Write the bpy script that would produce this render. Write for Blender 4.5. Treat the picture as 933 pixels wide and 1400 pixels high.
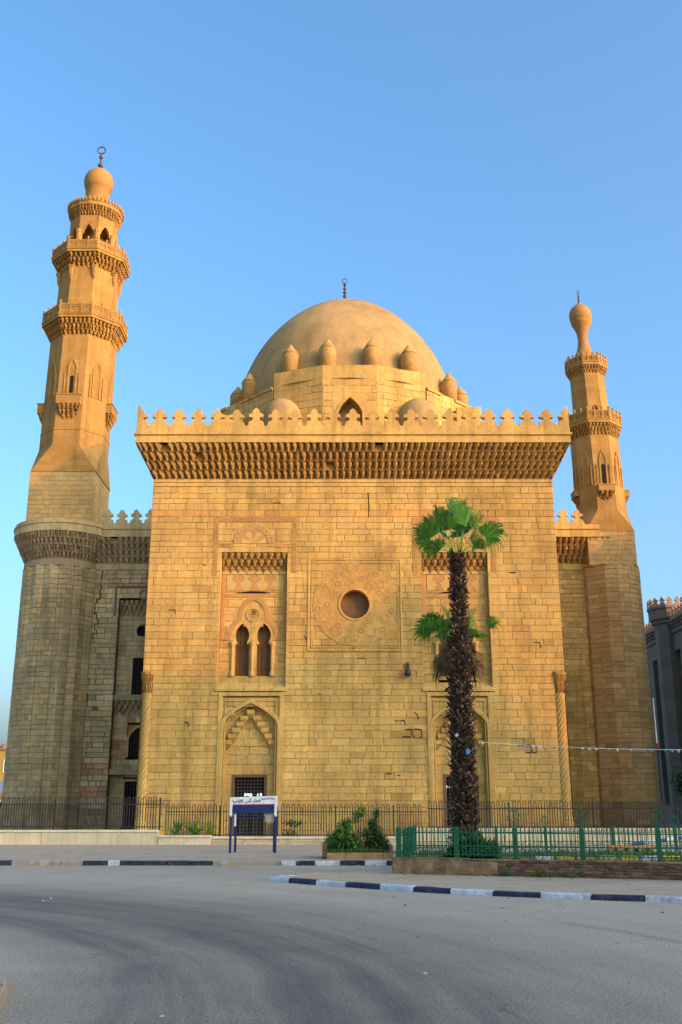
import bpy, math, random
from math import sin, cos, pi, sqrt, radians, atan2, hypot
for o in list(bpy.data.objects):
    bpy.data.objects.remove(o)
S = bpy.context.scene
C = S.collection
# ------------------------------------------------------------------ camera, sky, sun, exposure
cd = bpy.data.cameras.new('camera')
cam = bpy.data.objects.new('camera', cd); C.objects.link(cam)
cam.location = (0, 0, 1.6); cam.rotation_euler = (radians(90 + 16.64), 0, 0)
cd.sensor_fit = 'VERTICAL'; cd.sensor_height = 36; cd.lens = 36 * 1375 / 1400
cd.clip_start = 0.1; cd.clip_end = 5000
S.camera = cam
SUN_A, SUN_E = radians(57), radians(16.0)     # azimuth from -Y towards +X, elevation
w = bpy.data.worlds.new('World'); S.world = w; w.use_nodes = True
nt = w.node_tree; bg = nt.nodes['Background']
sky = nt.nodes.new('ShaderNodeTexSky'); sky.sky_type = 'NISHITA'; sky.sun_disc = False
sky.sun_elevation = SUN_E; sky.sun_rotation = pi - SUN_A
sky.air_density = 1.0; sky.dust_density = 6.0; sky.ozone_density = 3.6; sky.altitude = 50
hs = nt.nodes.new('ShaderNodeHueSaturation'); hs.inputs['Saturation'].default_value = 1.12; hs.inputs['Hue'].default_value = .494; hs.inputs['Value'].default_value = 1.5
nt.links.new(sky.outputs[0], hs.inputs['Color']); nt.links.new(hs.outputs[0], bg.inputs[0]); bg.inputs[1].default_value = 0.15
sd = bpy.data.lights.new('sun', 'SUN'); sun = bpy.data.objects.new('sun', sd); C.objects.link(sun)
sd.energy = 2.0; sd.angle = radians(0.55); sd.color = (.60, .205, .02)
sun.rotation_euler = (pi/2 - SUN_E, 0, SUN_A); sun.location = (80, -60, 80)
S.view_settings.view_transform = 'Standard'; S.view_settings.look = 'None'
S.view_settings.exposure = 1.13; S.view_settings.gamma = 1.0

# ------------------------------------------------------------------ helpers
RNG = random.Random(7)
class MB:
    def __init__(s): s.v = []; s.f = []; s.m = []; s.t = []
    def poly(s, pts, m=0, t=1.0):
        b = len(s.v); s.v += [tuple(p) for p in pts]; s.f.append(tuple(range(b, b+len(pts)))); s.m.append(m); s.t.append(t)
    quad = poly
    def face(s, idx, m=0, t=1.0): s.f.append(tuple(idx)); s.m.append(m); s.t.append(t)
    def box(s, x0, x1, y0, y1, z0, z1, m=0, t=1.0):
        b = len(s.v)
        s.v += [(x0,y0,z0),(x1,y0,z0),(x1,y1,z0),(x0,y1,z0),(x0,y0,z1),(x1,y0,z1),(x1,y1,z1),(x0,y1,z1)]
        for q in ((0,3,2,1),(4,5,6,7),(0,1,5,4),(1,2,6,5),(2,3,7,6),(3,0,4,7)): s.face([b+i for i in q], m, t)
    def bbox(s, x0, x1, y0, y1, z0, z1, c=0.02, m=0, t=1.0):      # box with chamfered vertical and top edges
        pl = [(x0+c,y0),(x1-c,y0),(x1,y0+c),(x1,y1-c),(x1-c,y1),(x0+c,y1),(x0,y1-c),(x0,y0+c)]
        cx, cy = (x0+x1)/2, (y0+y1)/2
        top = [(x+(c if x < cx else -c), y+(c if y < cy else -c)) for x, y in pl]
        s.loft([[(x,y,z0) for x,y in pl], [(x,y,z1-c) for x,y in pl], [(x,y,z1) for x,y in top]], True, False, True, m, t)
    def loft(s, rings, closed=True, cap0=False, cap1=False, m=0, t=1.0):
        b = len(s.v); n = len(rings[0])
        for r in rings: s.v += [tuple(p) for p in r]
        for k in range(len(rings)-1):
            for i in range(n if closed else n-1):
                j = (i+1) % n
                s.face((b+k*n+i, b+k*n+j, b+(k+1)*n+j, b+(k+1)*n+i), m, t)
        if cap0: s.face([b+i for i in range(n)][::-1], m, t)
        if cap1: s.face([b+(len(rings)-1)*n+i for i in range(n)], m, t)
    def lathe(s, cx, cy, prof, n=16, m=0, t=1.0, cap=True, sh=None, a0=0.0):
        rings = []
        for r, z in prof:
            ox = sh(z) if sh else 0.0
            rings.append([(cx+ox+r*cos(a0+2*pi*i/n), cy+r*sin(a0+2*pi*i/n), z) for i in range(n)])
        s.loft(rings, True, cap, cap, m, t)
    def tube(s, pts, r, n=6, m=0, t=1.0, cap=True):
        rings = []
        for i, p in enumerate(pts):
            a = pts[max(0, i-1)]; c = pts[min(len(pts)-1, i+1)]
            d = [c[k]-a[k] for k in range(3)]; L = sqrt(sum(q*q for q in d)) or 1; d = [q/L for q in d]
            up = (0,0,1) if abs(d[2]) < 0.9 else (0,1,0)
            u = [d[1]*up[2]-d[2]*up[1], d[2]*up[0]-d[0]*up[2], d[0]*up[1]-d[1]*up[0]]
            L = sqrt(sum(q*q for q in u)); u = [q/L for q in u]
            vv = [u[1]*d[2]-u[2]*d[1], u[2]*d[0]-u[0]*d[2], u[0]*d[1]-u[1]*d[0]]
            rr = r[i] if isinstance(r, (list, tuple)) else r
            rings.append([tuple(p[k]+rr*(u[k]*cos(2*pi*j/n+pi/4)+vv[k]*sin(2*pi*j/n+pi/4)) for k in range(3)) for j in range(n)])
        s.loft(rings, True, cap, cap, m, t)
    def extr(s, pts, y0, y1, m=0, t=1.0):                     # polygon in XZ, pushed from y0 (front) to y1
        s.poly([(x,y0,z) for x,z in pts], m, t); s.poly([(x,y1,z) for x,z in pts][::-1], m, t)
        n = len(pts)
        for i in range(n):
            a, b = pts[i], pts[(i+1) % n]
            s.poly([(a[0],y0,a[1]),(a[0],y1,a[1]),(b[0],y1,b[1]),(b[0],y0,b[1])], m, t)
    def strip(s, pts, wd, y0, y1, m=0, t=1.0, bev=0.25):      # moulding along a polyline in XZ, bevelled section
        n = len(pts); L = []; R = []; Li = []; Ri = []
        for i in range(n):
            a = pts[max(0, i-1)]; c = pts[i]; e = pts[min(n-1, i+1)]
            d1 = (c[0]-a[0], c[1]-a[1]); d2 = (e[0]-c[0], e[1]-c[1])
            l1 = hypot(*d1); l2 = hypot(*d2)
            if l1 == 0: d1, l1 = d2, l2
            if l2 == 0: d2, l2 = d1, l1
            n1 = (-d1[1]/l1, d1[0]/l1); n2 = (-d2[1]/l2, d2[0]/l2)
            mx, mz = n1[0]+n2[0], n1[1]+n2[1]; q = hypot(mx, mz) or 1; mx, mz = mx/q, mz/q
            k = 1/max(0.5, mx*n1[0]+mz*n1[1]); h = wd/2*k; hi = h*(1-bev)
            L.append((c[0]+mx*h, c[1]+mz*h)); R.append((c[0]-mx*h, c[1]-mz*h))
            Li.append((c[0]+mx*hi, c[1]+mz*hi)); Ri.append((c[0]-mx*hi, c[1]-mz*hi))
        rings = []
        for i in range(n):
            rings.append([(L[i][0],y1,L[i][1]),(L[i][0],y0+(y1-y0)*.4,L[i][1]),(Li[i][0],y0,Li[i][1]),(Ri[i][0],y0,Ri[i][1]),(R[i][0],y0+(y1-y0)*.4,R[i][1]),(R[i][0],y1,R[i][1])])
        s.loft(rings, False, False, False, m, t)
        s.poly(rings[0], m, t); s.poly(rings[-1][::-1], m, t)
    def build(s, name, mats, parent=None, origin=None, smooth=False):
        if parent is not None and origin is None: origin = parent.get('_o', (0,0,0))
        if origin is None: origin = (0,0,0)
        origin = tuple(origin)
        me = bpy.data.meshes.new(name)
        me.from_pydata([(x-origin[0], y-origin[1], z-origin[2]) for x,y,z in s.v], [], s.f)
        if not isinstance(mats, (list, tuple)): mats = [mats]
        for q in mats: me.materials.append(q)
        me.polygons.foreach_set('material_index', s.m)
        at = me.color_attributes.new('tint', 'FLOAT_COLOR', 'CORNER')
        col = []
        for fc, t in zip(s.f, s.t):
            c = (t, t, t, 1.0) if not isinstance(t, tuple) else (t[0], t[1], t[2], 1.0)
            col += c * len(fc)
        at.data.foreach_set('color', col)
        if smooth: me.polygons.foreach_set('use_smooth', [True]*len(s.f))
        me.update()
        o = bpy.data.objects.new(name, me); C.objects.link(o)
        if parent is not None:
            o.parent = parent; po = parent.get('_o', (0,0,0))
            o.location = (origin[0]-po[0], origin[1]-po[1], origin[2]-po[2])
        else:
            o.location = origin
        o['_o'] = origin
        return o
def thing(name, label, cat, loc=(0,0,0), group=None):
    o = bpy.data.objects.new(name, None); C.objects.link(o); o.location = loc; o['_o'] = tuple(loc)
    o.empty_display_size = .3
    o['label'] = label; o['category'] = cat
    if group: o['group'] = group
    return o
def tag(o, label, cat, group=None):
    o['label'] = label; o['category'] = cat
    if group: o['group'] = group
    return o
def structure(o): o['kind'] = 'structure'; return o
def stuff(o): o['kind'] = 'stuff'; return o
def struct_empty(name):
    o = bpy.data.objects.new(name, None); C.objects.link(o); o['_o'] = (0,0,0); o['kind'] = 'structure'; return o
def dup(o, parent, delta):                                    # copy of a part (shared mesh), moved by delta
    c = o.copy(); C.objects.link(c); c.parent = parent
    c.location = (o.location[0]+delta[0], o.location[1]+delta[1], o.location[2]+delta[2]); return c
def dup_tree(o, parent=None):
    c = o.copy(); C.objects.link(c); c.parent = parent
    for ch in list(o.children): dup_tree(ch, c)
    return c

# ------------------------------------------------------------------ materials
def mat(name, col, rough=0.9, noise=0.25, scale=1.2, fine=0.12, fscale=14.0, bump=0.25, bscale=9.0, stain=None, streak=None, pits=0.0, brick=None, bdist=0.03, spec=0.25, metal=0.0, emit=None, trans=0.0):
    m = bpy.data.materials.new(name); m.use_nodes = True
    N = m.node_tree.nodes; L = m.node_tree.links; b = N['Principled BSDF']
    b.inputs['Roughness'].default_value = rough; b.inputs['Specular IOR Level'].default_value = spec; b.inputs['Metallic'].default_value = metal
    ge = N.new('ShaderNodeNewGeometry'); pos = ge.outputs['Position']
    at = N.new('ShaderNodeAttribute'); at.attribute_name = 'tint'
    def ns(sc, det=4.0, ro=.6):
        n = N.new('ShaderNodeTexNoise'); n.inputs['Scale'].default_value = sc; n.inputs['Detail'].default_value = det; n.inputs['Roughness'].default_value = ro
        L.new(pos, n.inputs['Vector']); return n.outputs['Fac']
    def ramp(src, a, bb, lo, hi):
        r = N.new('ShaderNodeMapRange'); r.inputs['From Min'].default_value = a; r.inputs['From Max'].default_value = bb
        r.inputs['To Min'].default_value = lo; r.inputs['To Max'].default_value = hi; L.new(src, r.inputs['Value']); return r.outputs['Result']
    def mul(a, b_):
        x = N.new('ShaderNodeMix'); x.data_type = 'RGBA'; x.blend_type = 'MULTIPLY'; x.inputs['Factor'].default_value = 1
        L.new(a, x.inputs[6])
        L.new(b_, x.inputs[7]); return x.outputs[2]
    rgb = N.new('ShaderNodeRGB'); rgb.outputs[0].default_value = (*col, 1); cur = rgb.outputs[0]
    cur = mul(cur, at.outputs['Color'])
    if noise: cur = mul(cur, ramp(ns(scale), .3, .7, 1-noise, 1+noise))
    if fine: cur = mul(cur, ramp(ns(fscale, 3), .3, .7, 1-fine, 1+fine))
    if stain:
        sc, amt, scol = stain
        x = N.new('ShaderNodeMix'); x.data_type = 'RGBA'; L.new(ramp(ns(sc, 6, .65), .52, .72, 0, amt), x.inputs['Factor'])
        L.new(cur, x.inputs[6]); x.inputs[7].default_value = (*scol, 1); cur = x.outputs[2]
    if streak:                                            # rain streaks and soot: noise drawn out down the wall
        mp = N.new('ShaderNodeMapping'); mp.inputs['Scale'].default_value = (1.6, 1.6, .10); L.new(pos, mp.inputs['Vector'])
        sn = N.new('ShaderNodeTexNoise'); sn.inputs['Scale'].default_value = streak[0]; sn.inputs['Detail'].default_value = 5; sn.inputs['Roughness'].default_value = .62; L.new(mp.outputs[0], sn.inputs['Vector'])
        cur = mul(cur, ramp(sn.outputs['Fac'], .46, .70, 1.06, 1-streak[1]))
        cur = mul(cur, ramp(ns(.13, 4, .55), .35, .68, 1+streak[1]*.35, 1-streak[1]*.55))
    if pits: cur = mul(cur, ramp(ns(11, 4, .75), .60, .70, 1.0, 1-pits))
    h = ns(bscale, 5, .65)
    if brick:
        bw, bh, mo, dark = brick
        br = N.new('ShaderNodeTexBrick'); br.inputs['Scale'].default_value = 1; br.inputs['Brick Width'].default_value = bw; br.inputs['Row Height'].default_value = bh
        br.inputs['Mortar Size'].default_value = mo; br.inputs['Mortar Smooth'].default_value = .4
        br.inputs['Color1'].default_value = (1,1,1,1); br.inputs['Color2'].default_value = (.86,.85,.83,1); br.inputs['Mortar'].default_value = (dark,dark,dark*.95,1)
        sx = N.new('ShaderNodeSeparateXYZ'); L.new(pos, sx.inputs[0])
        ad = N.new('ShaderNodeMath'); ad.operation = 'ADD'; L.new(sx.outputs[0], ad.inputs[0]); L.new(sx.outputs[1], ad.inputs[1])
        cb = N.new('ShaderNodeCombineXYZ'); L.new(ad.outputs[0], cb.inputs[0]); L.new(sx.outputs[2], cb.inputs[1])
        L.new(cb.outputs[0], br.inputs['Vector']); cur = mul(cur, br.outputs['Color'])
    L.new(cur, b.inputs['Base Color'])
    if bump:
        bp = N.new('ShaderNodeBump'); bp.inputs['Strength'].default_value = bump; bp.inputs['Distance'].default_value = bdist
        L.new(h, bp.inputs['Height']); L.new(bp.outputs[0], b.inputs['Normal'])
    if emit:
        b.inputs['Emission Color'].default_value = (*emit[0], 1); b.inputs['Emission Strength'].default_value = emit[1]
    if trans:
        tr = N.new('ShaderNodeBsdfTranslucent'); L.new(cur, tr.inputs['Color']); mx = N.new('ShaderNodeMixShader'); mx.inputs[0].default_value = trans
        L.new(b.outputs[0], mx.inputs[1]); L.new(tr.outputs[0], mx.inputs[2]); L.new(mx.outputs[0], N['Material Output'].inputs[0])
    return m
ST = (.535, .330, .090)
STONE   = mat('stone', ST, noise=.16, scale=.35, fine=.14, fscale=5, bump=.5, bscale=7, stain=(.5,.35,(.36,.235,.10)), streak=(.9,.30), pits=.36)
STONE_D = mat('stone_old', (.56, .395, .175), noise=.2, scale=.4, fine=.16, fscale=5, bump=.6, bscale=6, stain=(.35,.4,(.29,.21,.115)), streak=(.8,.28), pits=.35)
CARVED  = mat('carved_stone', (.36,.19,.045), noise=.18, scale=.6, fine=.15, fscale=6, bump=.4, bscale=8, stain=(.7,.35,(.27,.17,.08)))
CARVED_D= mat('carved_stone_old', (.40,.285,.145), noise=.18, scale=.6, fine=.15, fscale=6, bump=.4, bscale=8, stain=(.7,.35,(.16,.115,.07)))
SHAFT   = mat('minaret_stone', (.40,.22,.055), streak=(.9,.2), pits=.25, noise=.15, scale=.5, fine=.1, fscale=6, bump=.35, bscale=7, brick=(1.1,.5,.012,.78), stain=(.5,.25,(.33,.22,.11)))
MORTAR  = mat('mortar', (.43,.265,.080), noise=.2, scale=.8, fine=.2)
MORTAR_D= mat('mortar_old', (.20,.14,.075), noise=.2, scale=.8, fine=.2)
PINK    = mat('pink_stone', (.46,.235,.075), noise=.15, scale=1.2, fine=.12, bump=.3)
ROSE    = mat('red_stone', (.24,.115,.075), noise=.2, scale=1.0, fine=.12, bump=.3)
PALE    = mat('pale_stone', (.54,.345,.10), noise=.12, scale=1.2, fine=.12, bump=.3)
GREYST  = mat('grey_stone', (.40,.245,.085), noise=.2, scale=1.5, fine=.12, bump=.3)
PLASTER = mat('dome_plaster', (.37,.235,.085), noise=.14, scale=.5, fine=.08, fscale=5, bump=.25, bscale=2.5, stain=(.3,.4,(.31,.20,.085)), streak=(.55,.20), pits=.12)
BOARD   = mat('window_board', (.16,.085,.03), noise=.2, scale=2, fine=.15, rough=.7)
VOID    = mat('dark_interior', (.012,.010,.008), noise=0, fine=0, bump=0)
IRON    = mat('dark_iron', (.045,.035,.028), noise=.3, scale=4, rough=.6, metal=.0, bump=.1)
GRILLE  = mat('iron_grille', (.12,.105,.085), noise=.3, scale=4, rough=.6, bump=.1)
BRONZE  = mat('bronze', (.09,.06,.045), noise=.3, scale=3, rough=.5, metal=.3, bump=.1)
WOOD    = mat('door_frame_wood', (.17,.085,.045), noise=.2, scale=3, rough=.7)
LITWIN  = mat('lit_opening', (.8,.85,.85), noise=0, fine=0, bump=0, emit=((.80,.95,.95), .9))
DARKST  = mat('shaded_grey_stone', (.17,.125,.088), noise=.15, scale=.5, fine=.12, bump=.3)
CREAM   = mat('cream_tile', (.78,.63,.38), noise=.08, scale=1.5, fine=.08, bump=.15, brick=(.10,.62,.008,.80), stain=(1.2,.25,(.42,.30,.18)))
CREAMCAP= mat('cream_cap', (.78,.64,.39), noise=.1, scale=2, fine=.08, bump=.15)
BLOCK   = mat('low_wall_block', (.66,.49,.27), noise=.2, scale=2.5, fine=.15, bump=.5, stain=(1.5,.45,(.27,.17,.10)))
BRICK   = mat('red_brick', (.19,.105,.058), noise=.25, scale=3, fine=.2, bump=.6, bscale=22, bdist=.015)
BMORT   = mat('brick_mortar', (.16,.12,.085), noise=.3, scale=3, fine=.2, bump=.5)
BPLAST  = mat('old_render', (.27,.165,.085), noise=.6, scale=3.0, fine=.2, bump=.6, stain=(1.4,.6,(.10,.075,.055)))
GREEN   = mat('green_paint', (.006,.105,.042), noise=.25, scale=4, fine=.1, rough=.5, spec=.4, bump=.1)
KW      = mat('kerb_white', (.62,.60,.56), noise=.2, scale=3, fine=.2, bump=.4, stain=(5,.85,(.30,.25,.19)))
KBL     = mat('kerb_pale_blue', (.54,.55,.57), noise=.2, scale=3, fine=.2, bump=.4, stain=(5,.8,(.24,.23,.22)))
KK      = mat('kerb_black', (.032,.037,.045), noise=.3, scale=3, fine=.2, bump=.4, stain=(5,.7,(.16,.14,.12)))
KN      = mat('kerb_navy', (.028,.033,.062), noise=.3, scale=3, fine=.2, bump=.4, stain=(5,.55,(.15,.135,.125)))
KG      = mat('kerb_bare', (.36,.28,.19), noise=.3, scale=3, fine=.2, bump=.5)
PAVE    = mat('pavement_concrete', (.42,.325,.215), noise=.2, scale=.8, fine=.15, fscale=9, bump=.4, stain=(.8,.4,(.20,.17,.14)))
DUST    = mat('dusty_ground', (.30,.235,.16), noise=.2, scale=.5, fine=.2, bump=.4)
HILLM   = mat('hill_earth', (.28,.21,.13), noise=.25, scale=.05, fine=.2, bump=.5)
LEAF    = mat('leaf_green', (.11,.22,.028), noise=.3, scale=2.5, fine=.2, rough=.55, spec=.35, bump=0, trans=.25)
LEAF2   = mat('leaf_dark_green', (.055,.125,.024), noise=.3, scale=2.5, fine=.2, rough=.55, spec=.35, bump=0, trans=.2)
PALMG   = mat('palm_leaf', (.115,.27,.022), noise=.3, scale=3, fine=.2, rough=.5, spec=.3, bump=0, trans=.12)
DRY     = mat('dry_frond', (.17,.10,.045), noise=.3, scale=4, fine=.2, rough=.9, bump=0, trans=.1)
TRUNK   = mat('palm_trunk', (.075,.043,.022), noise=.35, scale=4, fine=.25, bump=.5)
TWIG    = mat('twig', (.12,.08,.045), noise=.3, scale=5, bump=.3)
GRASS   = mat('grass_blades', (.085,.15,.03), noise=.4, scale=1.2, fine=.2, bump=0, trans=.2)
SOIL    = mat('soil', (.20,.15,.085), noise=.3, scale=1.5, fine=.25, bump=.5)
BLUE    = mat('sign_blue', (.009,.020,.11), noise=.15, scale=4, fine=.1, rough=.45, spec=.4, bump=.05)
WHITE   = mat('sign_white', (.85,.83,.74), noise=.1, scale=3, fine=.08, rough=.5, bump=.05)
SRED    = mat('sign_red', (.45,.02,.04), noise=.1, rough=.5, bump=0)
SINK    = mat('sign_ink', (.03,.05,.20), noise=0, fine=0, rough=.6, bump=0)
PAPER   = mat('torn_card', (.46,.38,.25), noise=.15, scale=3, bump=.2)
YELLOW  = mat('yellow_render', (.38,.27,.07), noise=.15, scale=.3, bump=.1)
YPAINT  = mat('yellow_paint', (.62,.42,.06), noise=.3, scale=3, bump=.3)
BLUEP   = mat('blue_paint', (.03,.09,.42), noise=.2, scale=3, bump=.1, rough=.5)
def flag_mat(n, c): return mat(n, c, noise=.1, fine=0, bump=0, rough=.7, trans=.3)
FLAGS = [flag_mat('flag_white', (.75,.75,.75)), flag_mat('flag_red', (.55,.05,.05)), flag_mat('flag_blue', (.08,.16,.60)), flag_mat('flag_yellow', (.70,.52,.10)), flag_mat('flag_sky_blue', (.12,.35,.70))]
def asphalt():
    m = bpy.data.materials.new('asphalt'); m.use_nodes = True
    N = m.node_tree.nodes; L = m.node_tree.links; b = N['Principled BSDF']; b.inputs['Roughness'].default_value = .85; b.inputs['Specular IOR Level'].default_value = .3
    ge = N.new('ShaderNodeNewGeometry'); pos = ge.outputs['Position']
    def math_(op, a, c=None):
        x = N.new('ShaderNodeMath'); x.operation = op
        for k, q in enumerate((a, c)):
            if q is None: continue
            if isinstance(q, (int, float)): x.inputs[k].default_value = q
            else: L.new(q, x.inputs[k])
        return x.outputs[0]
    def ns(vec, sc, det=4, ro=.6):
        n = N.new('ShaderNodeTexNoise'); n.inputs['Scale'].default_value = sc; n.inputs['Detail'].default_value = det; n.inputs['Roughness'].default_value = ro
        L.new(vec, n.inputs['Vector']); return n.outputs['Fac']
    def rng(src, a, bb, lo, hi):
        r = N.new('ShaderNodeMapRange'); r.interpolation_type = 'SMOOTHSTEP'; r.inputs['From Min'].default_value = a; r.inputs['From Max'].default_value = bb
        r.inputs['To Min'].default_value = lo; r.inputs['To Max'].default_value = hi; L.new(src, r.inputs['Value']); return r.outputs['Result']
    def cbw(v):                                           # cracks wander: shift the position by noise
        n = N.new('ShaderNodeTexNoise'); n.inputs['Scale'].default_value = 1.3; n.inputs['Detail'].default_value = 4; L.new(v, n.inputs['Vector'])
        x = N.new('ShaderNodeVectorMath'); x.operation = 'MULTIPLY_ADD'; L.new(n.outputs['Color'], x.inputs[0]); x.inputs[1].default_value = (1.2,1.2,0); L.new(v, x.inputs[2]); return x.outputs[0]
    sx = N.new('ShaderNodeSeparateXYZ'); L.new(pos, sx.inputs[0])
    dx = math_('ADD', sx.outputs[0], 15.2); dy = math_('ADD', sx.outputs[1], -7.6)
    rad = math_('SQRT', math_('ADD', math_('MULTIPLY', dx, dx), math_('MULTIPLY', dy, dy)))
    ang = math_('ARCTAN2', dy, dx)
    warp = math_('MULTIPLY', math_('SUBTRACT', ns(pos, .18, 2), .5), .9)
    radw = math_('ADD', rad, warp)
    cb = N.new('ShaderNodeCombineXYZ'); L.new(radw, cb.inputs[0]); L.new(math_('MULTIPLY', ang, .9), cb.inputs[1])
    streak = ns(cb.outputs[0], 1.5, 6, .7)
    broad = ns(cb.outputs[0], .45, 3, .5)
    # worn dark lane between two radii, dusty outside it
    lane = math_('MULTIPLY', rng(radw, 12.1, 13.7, 0, 1), rng(radw, 15.4, 20.0, 1, 0))
    d = math_('ADD', math_('MULTIPLY', lane, .66), math_('MULTIPLY', math_('SUBTRACT', streak, .5), math_('ADD', math_('MULTIPLY', lane, 1.05), .22)))
    d = math_('ADD', d, math_('MULTIPLY', math_('SUBTRACT', broad, .5), .45))
    d = math_('ADD', d, math_('MULTIPLY', math_('SUBTRACT', ns(pos, .35, 6, .7), .5), .6))
    cl = N.new('ShaderNodeMapRange'); cl.inputs['From Min'].default_value = -.15; cl.inputs['From Max'].default_value = .9; L.new(d, cl.inputs['Value'])
    mx = N.new('ShaderNodeMix'); mx.data_type = 'RGBA'; L.new(cl.outputs['Result'], mx.inputs['Factor'])
    mx.inputs[6].default_value = (.45,.365,.255,1); mx.inputs[7].default_value = (.092,.083,.064,1)
    # oil and damp patches near the island kerb
    pt = rng(ns(cb.outputs[0], .9, 5, .6), .60, .72, 0, .45)
    m2 = N.new('ShaderNodeMix'); m2.data_type = 'RGBA'; L.new(pt, m2.inputs['Factor']); L.new(mx.outputs[2], m2.inputs[6]); m2.inputs[7].default_value = (.16,.135,.105,1)
    vo = N.new('ShaderNodeTexVoronoi'); vo.feature = 'DISTANCE_TO_EDGE'; vo.inputs['Scale'].default_value = .42; L.new(cbw(pos), vo.inputs['Vector'])
    ck = math_('MULTIPLY', rng(vo.outputs['Distance'], .0, .012, 1, 0), rng(ns(pos, .3, 3), .50, .62, 0, .55))
    m4 = N.new('ShaderNodeMix'); m4.data_type = 'RGBA'; L.new(ck, m4.inputs['Factor']); L.new(m2.outputs[2], m4.inputs[6]); m4.inputs[7].default_value = (.05,.048,.042,1); m2 = m4
    gr = rng(ns(pos, 34, 4, .8), .32, .68, .50, 1.50)
    m3 = N.new('ShaderNodeMix'); m3.data_type = 'RGBA'; m3.blend_type = 'MULTIPLY'; m3.inputs['Factor'].default_value = 1; L.new(m2.outputs[2], m3.inputs[6]); L.new(gr, m3.inputs[7])
    L.new(m3.outputs[2], b.inputs['Base Color'])
    bp = N.new('ShaderNodeBump'); bp.inputs['Strength'].default_value = .5; bp.inputs['Distance'].default_value = .012
    L.new(ns(pos, 70, 3), bp.inputs['Height']); L.new(bp.outputs[0], b.inputs['Normal'])
    return m
ASPH = asphalt()
# ------------------------------------------------------------------ ground, road, hill
def sheet(name, pts, z, m, th=None):
    b = MB(); b.poly([(x,y,z) for x,y in pts])
    if th:
        n = len(pts)
        for i in range(n):
            p, q = pts[i], pts[(i+1) % n]; b.poly([(p[0],p[1],z),(p[0],p[1],z-th),(q[0],q[1],z-th),(q[0],q[1],z)])
    return structure(b.build(name, m))
def ground():
    b = MB(); b.poly([(-2500,-2500,-.03),(2500,-2500,-.03),(2500,2500,-.03),(-2500,2500,-.03)])
    structure(b.build('ground', DUST))
    sheet('road', [(-120,-60),(120,-60),(120,33.6),(-120,33.6)], 0.0, ASPH)
    sheet('pavement', [(-120,33.74),(120,33.74),(120,50.6),(-120,50.6)], .13, PAVE, .16)
    sheet('forecourt', [(-120,50.6),(120,50.6),(120,240),(-120,240)], .10, DUST, .13)
ground()
ISL = [(-1.75,26.0),(-.6,24.65),(.54,23.5),(1.3,22.75),(2.08,22.06),(3.0,21.45),(3.9,20.95),(5.1,20.35),(6.3,19.82),(8.2,19.1),(10.5,18.4),(14,17.6),(20,16.8)]
sheet('island_pavement', [(x+.1,y+.12) for x,y in ISL]+[(20,40),(2.0,40),(1.6,30.5),(-.4,27.6)], .10, PAVE, .12)
COR = [(-9.72+6.95*cos(t), 8.1+6.95*sin(t)) for t in [radians(a) for a in range(88,-60,-6)]]
sheet('corner_pavement', [(-60,15.0)]+COR+[(-60,2)], .12, PAVE, .14)
def shade_hill():      # unseen ridge added behind the camera, profile shaped to shade street and facade foot
    ua = (sin(SUN_A), -cos(SUN_A)); va = (cos(SUN_A), sin(SUN_A))
    prof = [(-34,-1),(-30,30),(-22,52),(-12,57),(0,58),(30,58),(46,59.5),(51,59.2),(52.5,58.7),(55,57.9),(58,58.3),(59,59.2),(60,60.6),(61,61.3),(62,60.8),(63,58.9),(64.5,54.1),(66,48.9),(67.5,46.0),(70,44),(78,40),(86,30),(96,16),(110,4),(124,-1)]
    rows = []
    for s_, k in ((84,0.0),(106,.62),(120,1.0),(124,1.0),(150,.86),(190,.55),(250,-.02)):
        rows.append([(q*va[0]+s_*ua[0], q*va[1]+s_*ua[1], (h*k if h > 0 else h)-.05) for q, h in prof])
    b = MB(); b.loft(rows, False)
    structure(b.build('shade_hill', HILLM))
shade_hill()

# ------------------------------------------------------------------ masonry
class Fr:
    def __init__(s, o, u, n): s.o, s.u, s.n = o, u, n
    def p(s, a, z, d=0.0): return (s.o[0]+a*s.u[0]+d*s.n[0], s.o[1]+a*s.u[1]+d*s.n[1], z)
def merge(iv):
    iv = sorted(i for i in iv if i[1] > i[0]); out = []
    for a, b in iv:
        if out and a <= out[-1][1]: out[-1][1] = max(out[-1][1], b)
        else: out.append([a, b])
    return out
def runs(u0, u1, iv):
    res = []; c = u0
    for a, b in merge(iv):
        if a > c: res.append((c, min(a, u1)))
        c = max(c, b)
    if c < u1: res.append((c, u1))
    return [r for r in res if r[1]-r[0] > .03]
def courses(z0, z1, ch, rng):
    n = max(1, round((z1-z0)/ch)); zs = [z0]
    for i in range(n): zs.append(zs[-1]+rng.uniform(.86, 1.14))
    k = (z1-z0)/(zs[-1]-z0); return [z0+(z-z0)*k for z in zs]
def layout(u0, u1, zs, ln, rng, blocked=None):
    st = []; bk = []
    for z0, z1 in zip(zs, zs[1:]):
        for a, b in runs(u0, u1, blocked(z0, z1) if blocked else []):
            bk.append((a, b, z0, z1)); c = a
            while c < b-.01:
                l = ln*rng.choice((rng.uniform(.45,.8), rng.uniform(.8,1.2), rng.uniform(1.1,1.75))); e = c+l
                if b-e < ln*.4: e = b
                st.append((c, e, z0, z1)); c = e
    return st, bk
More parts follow.
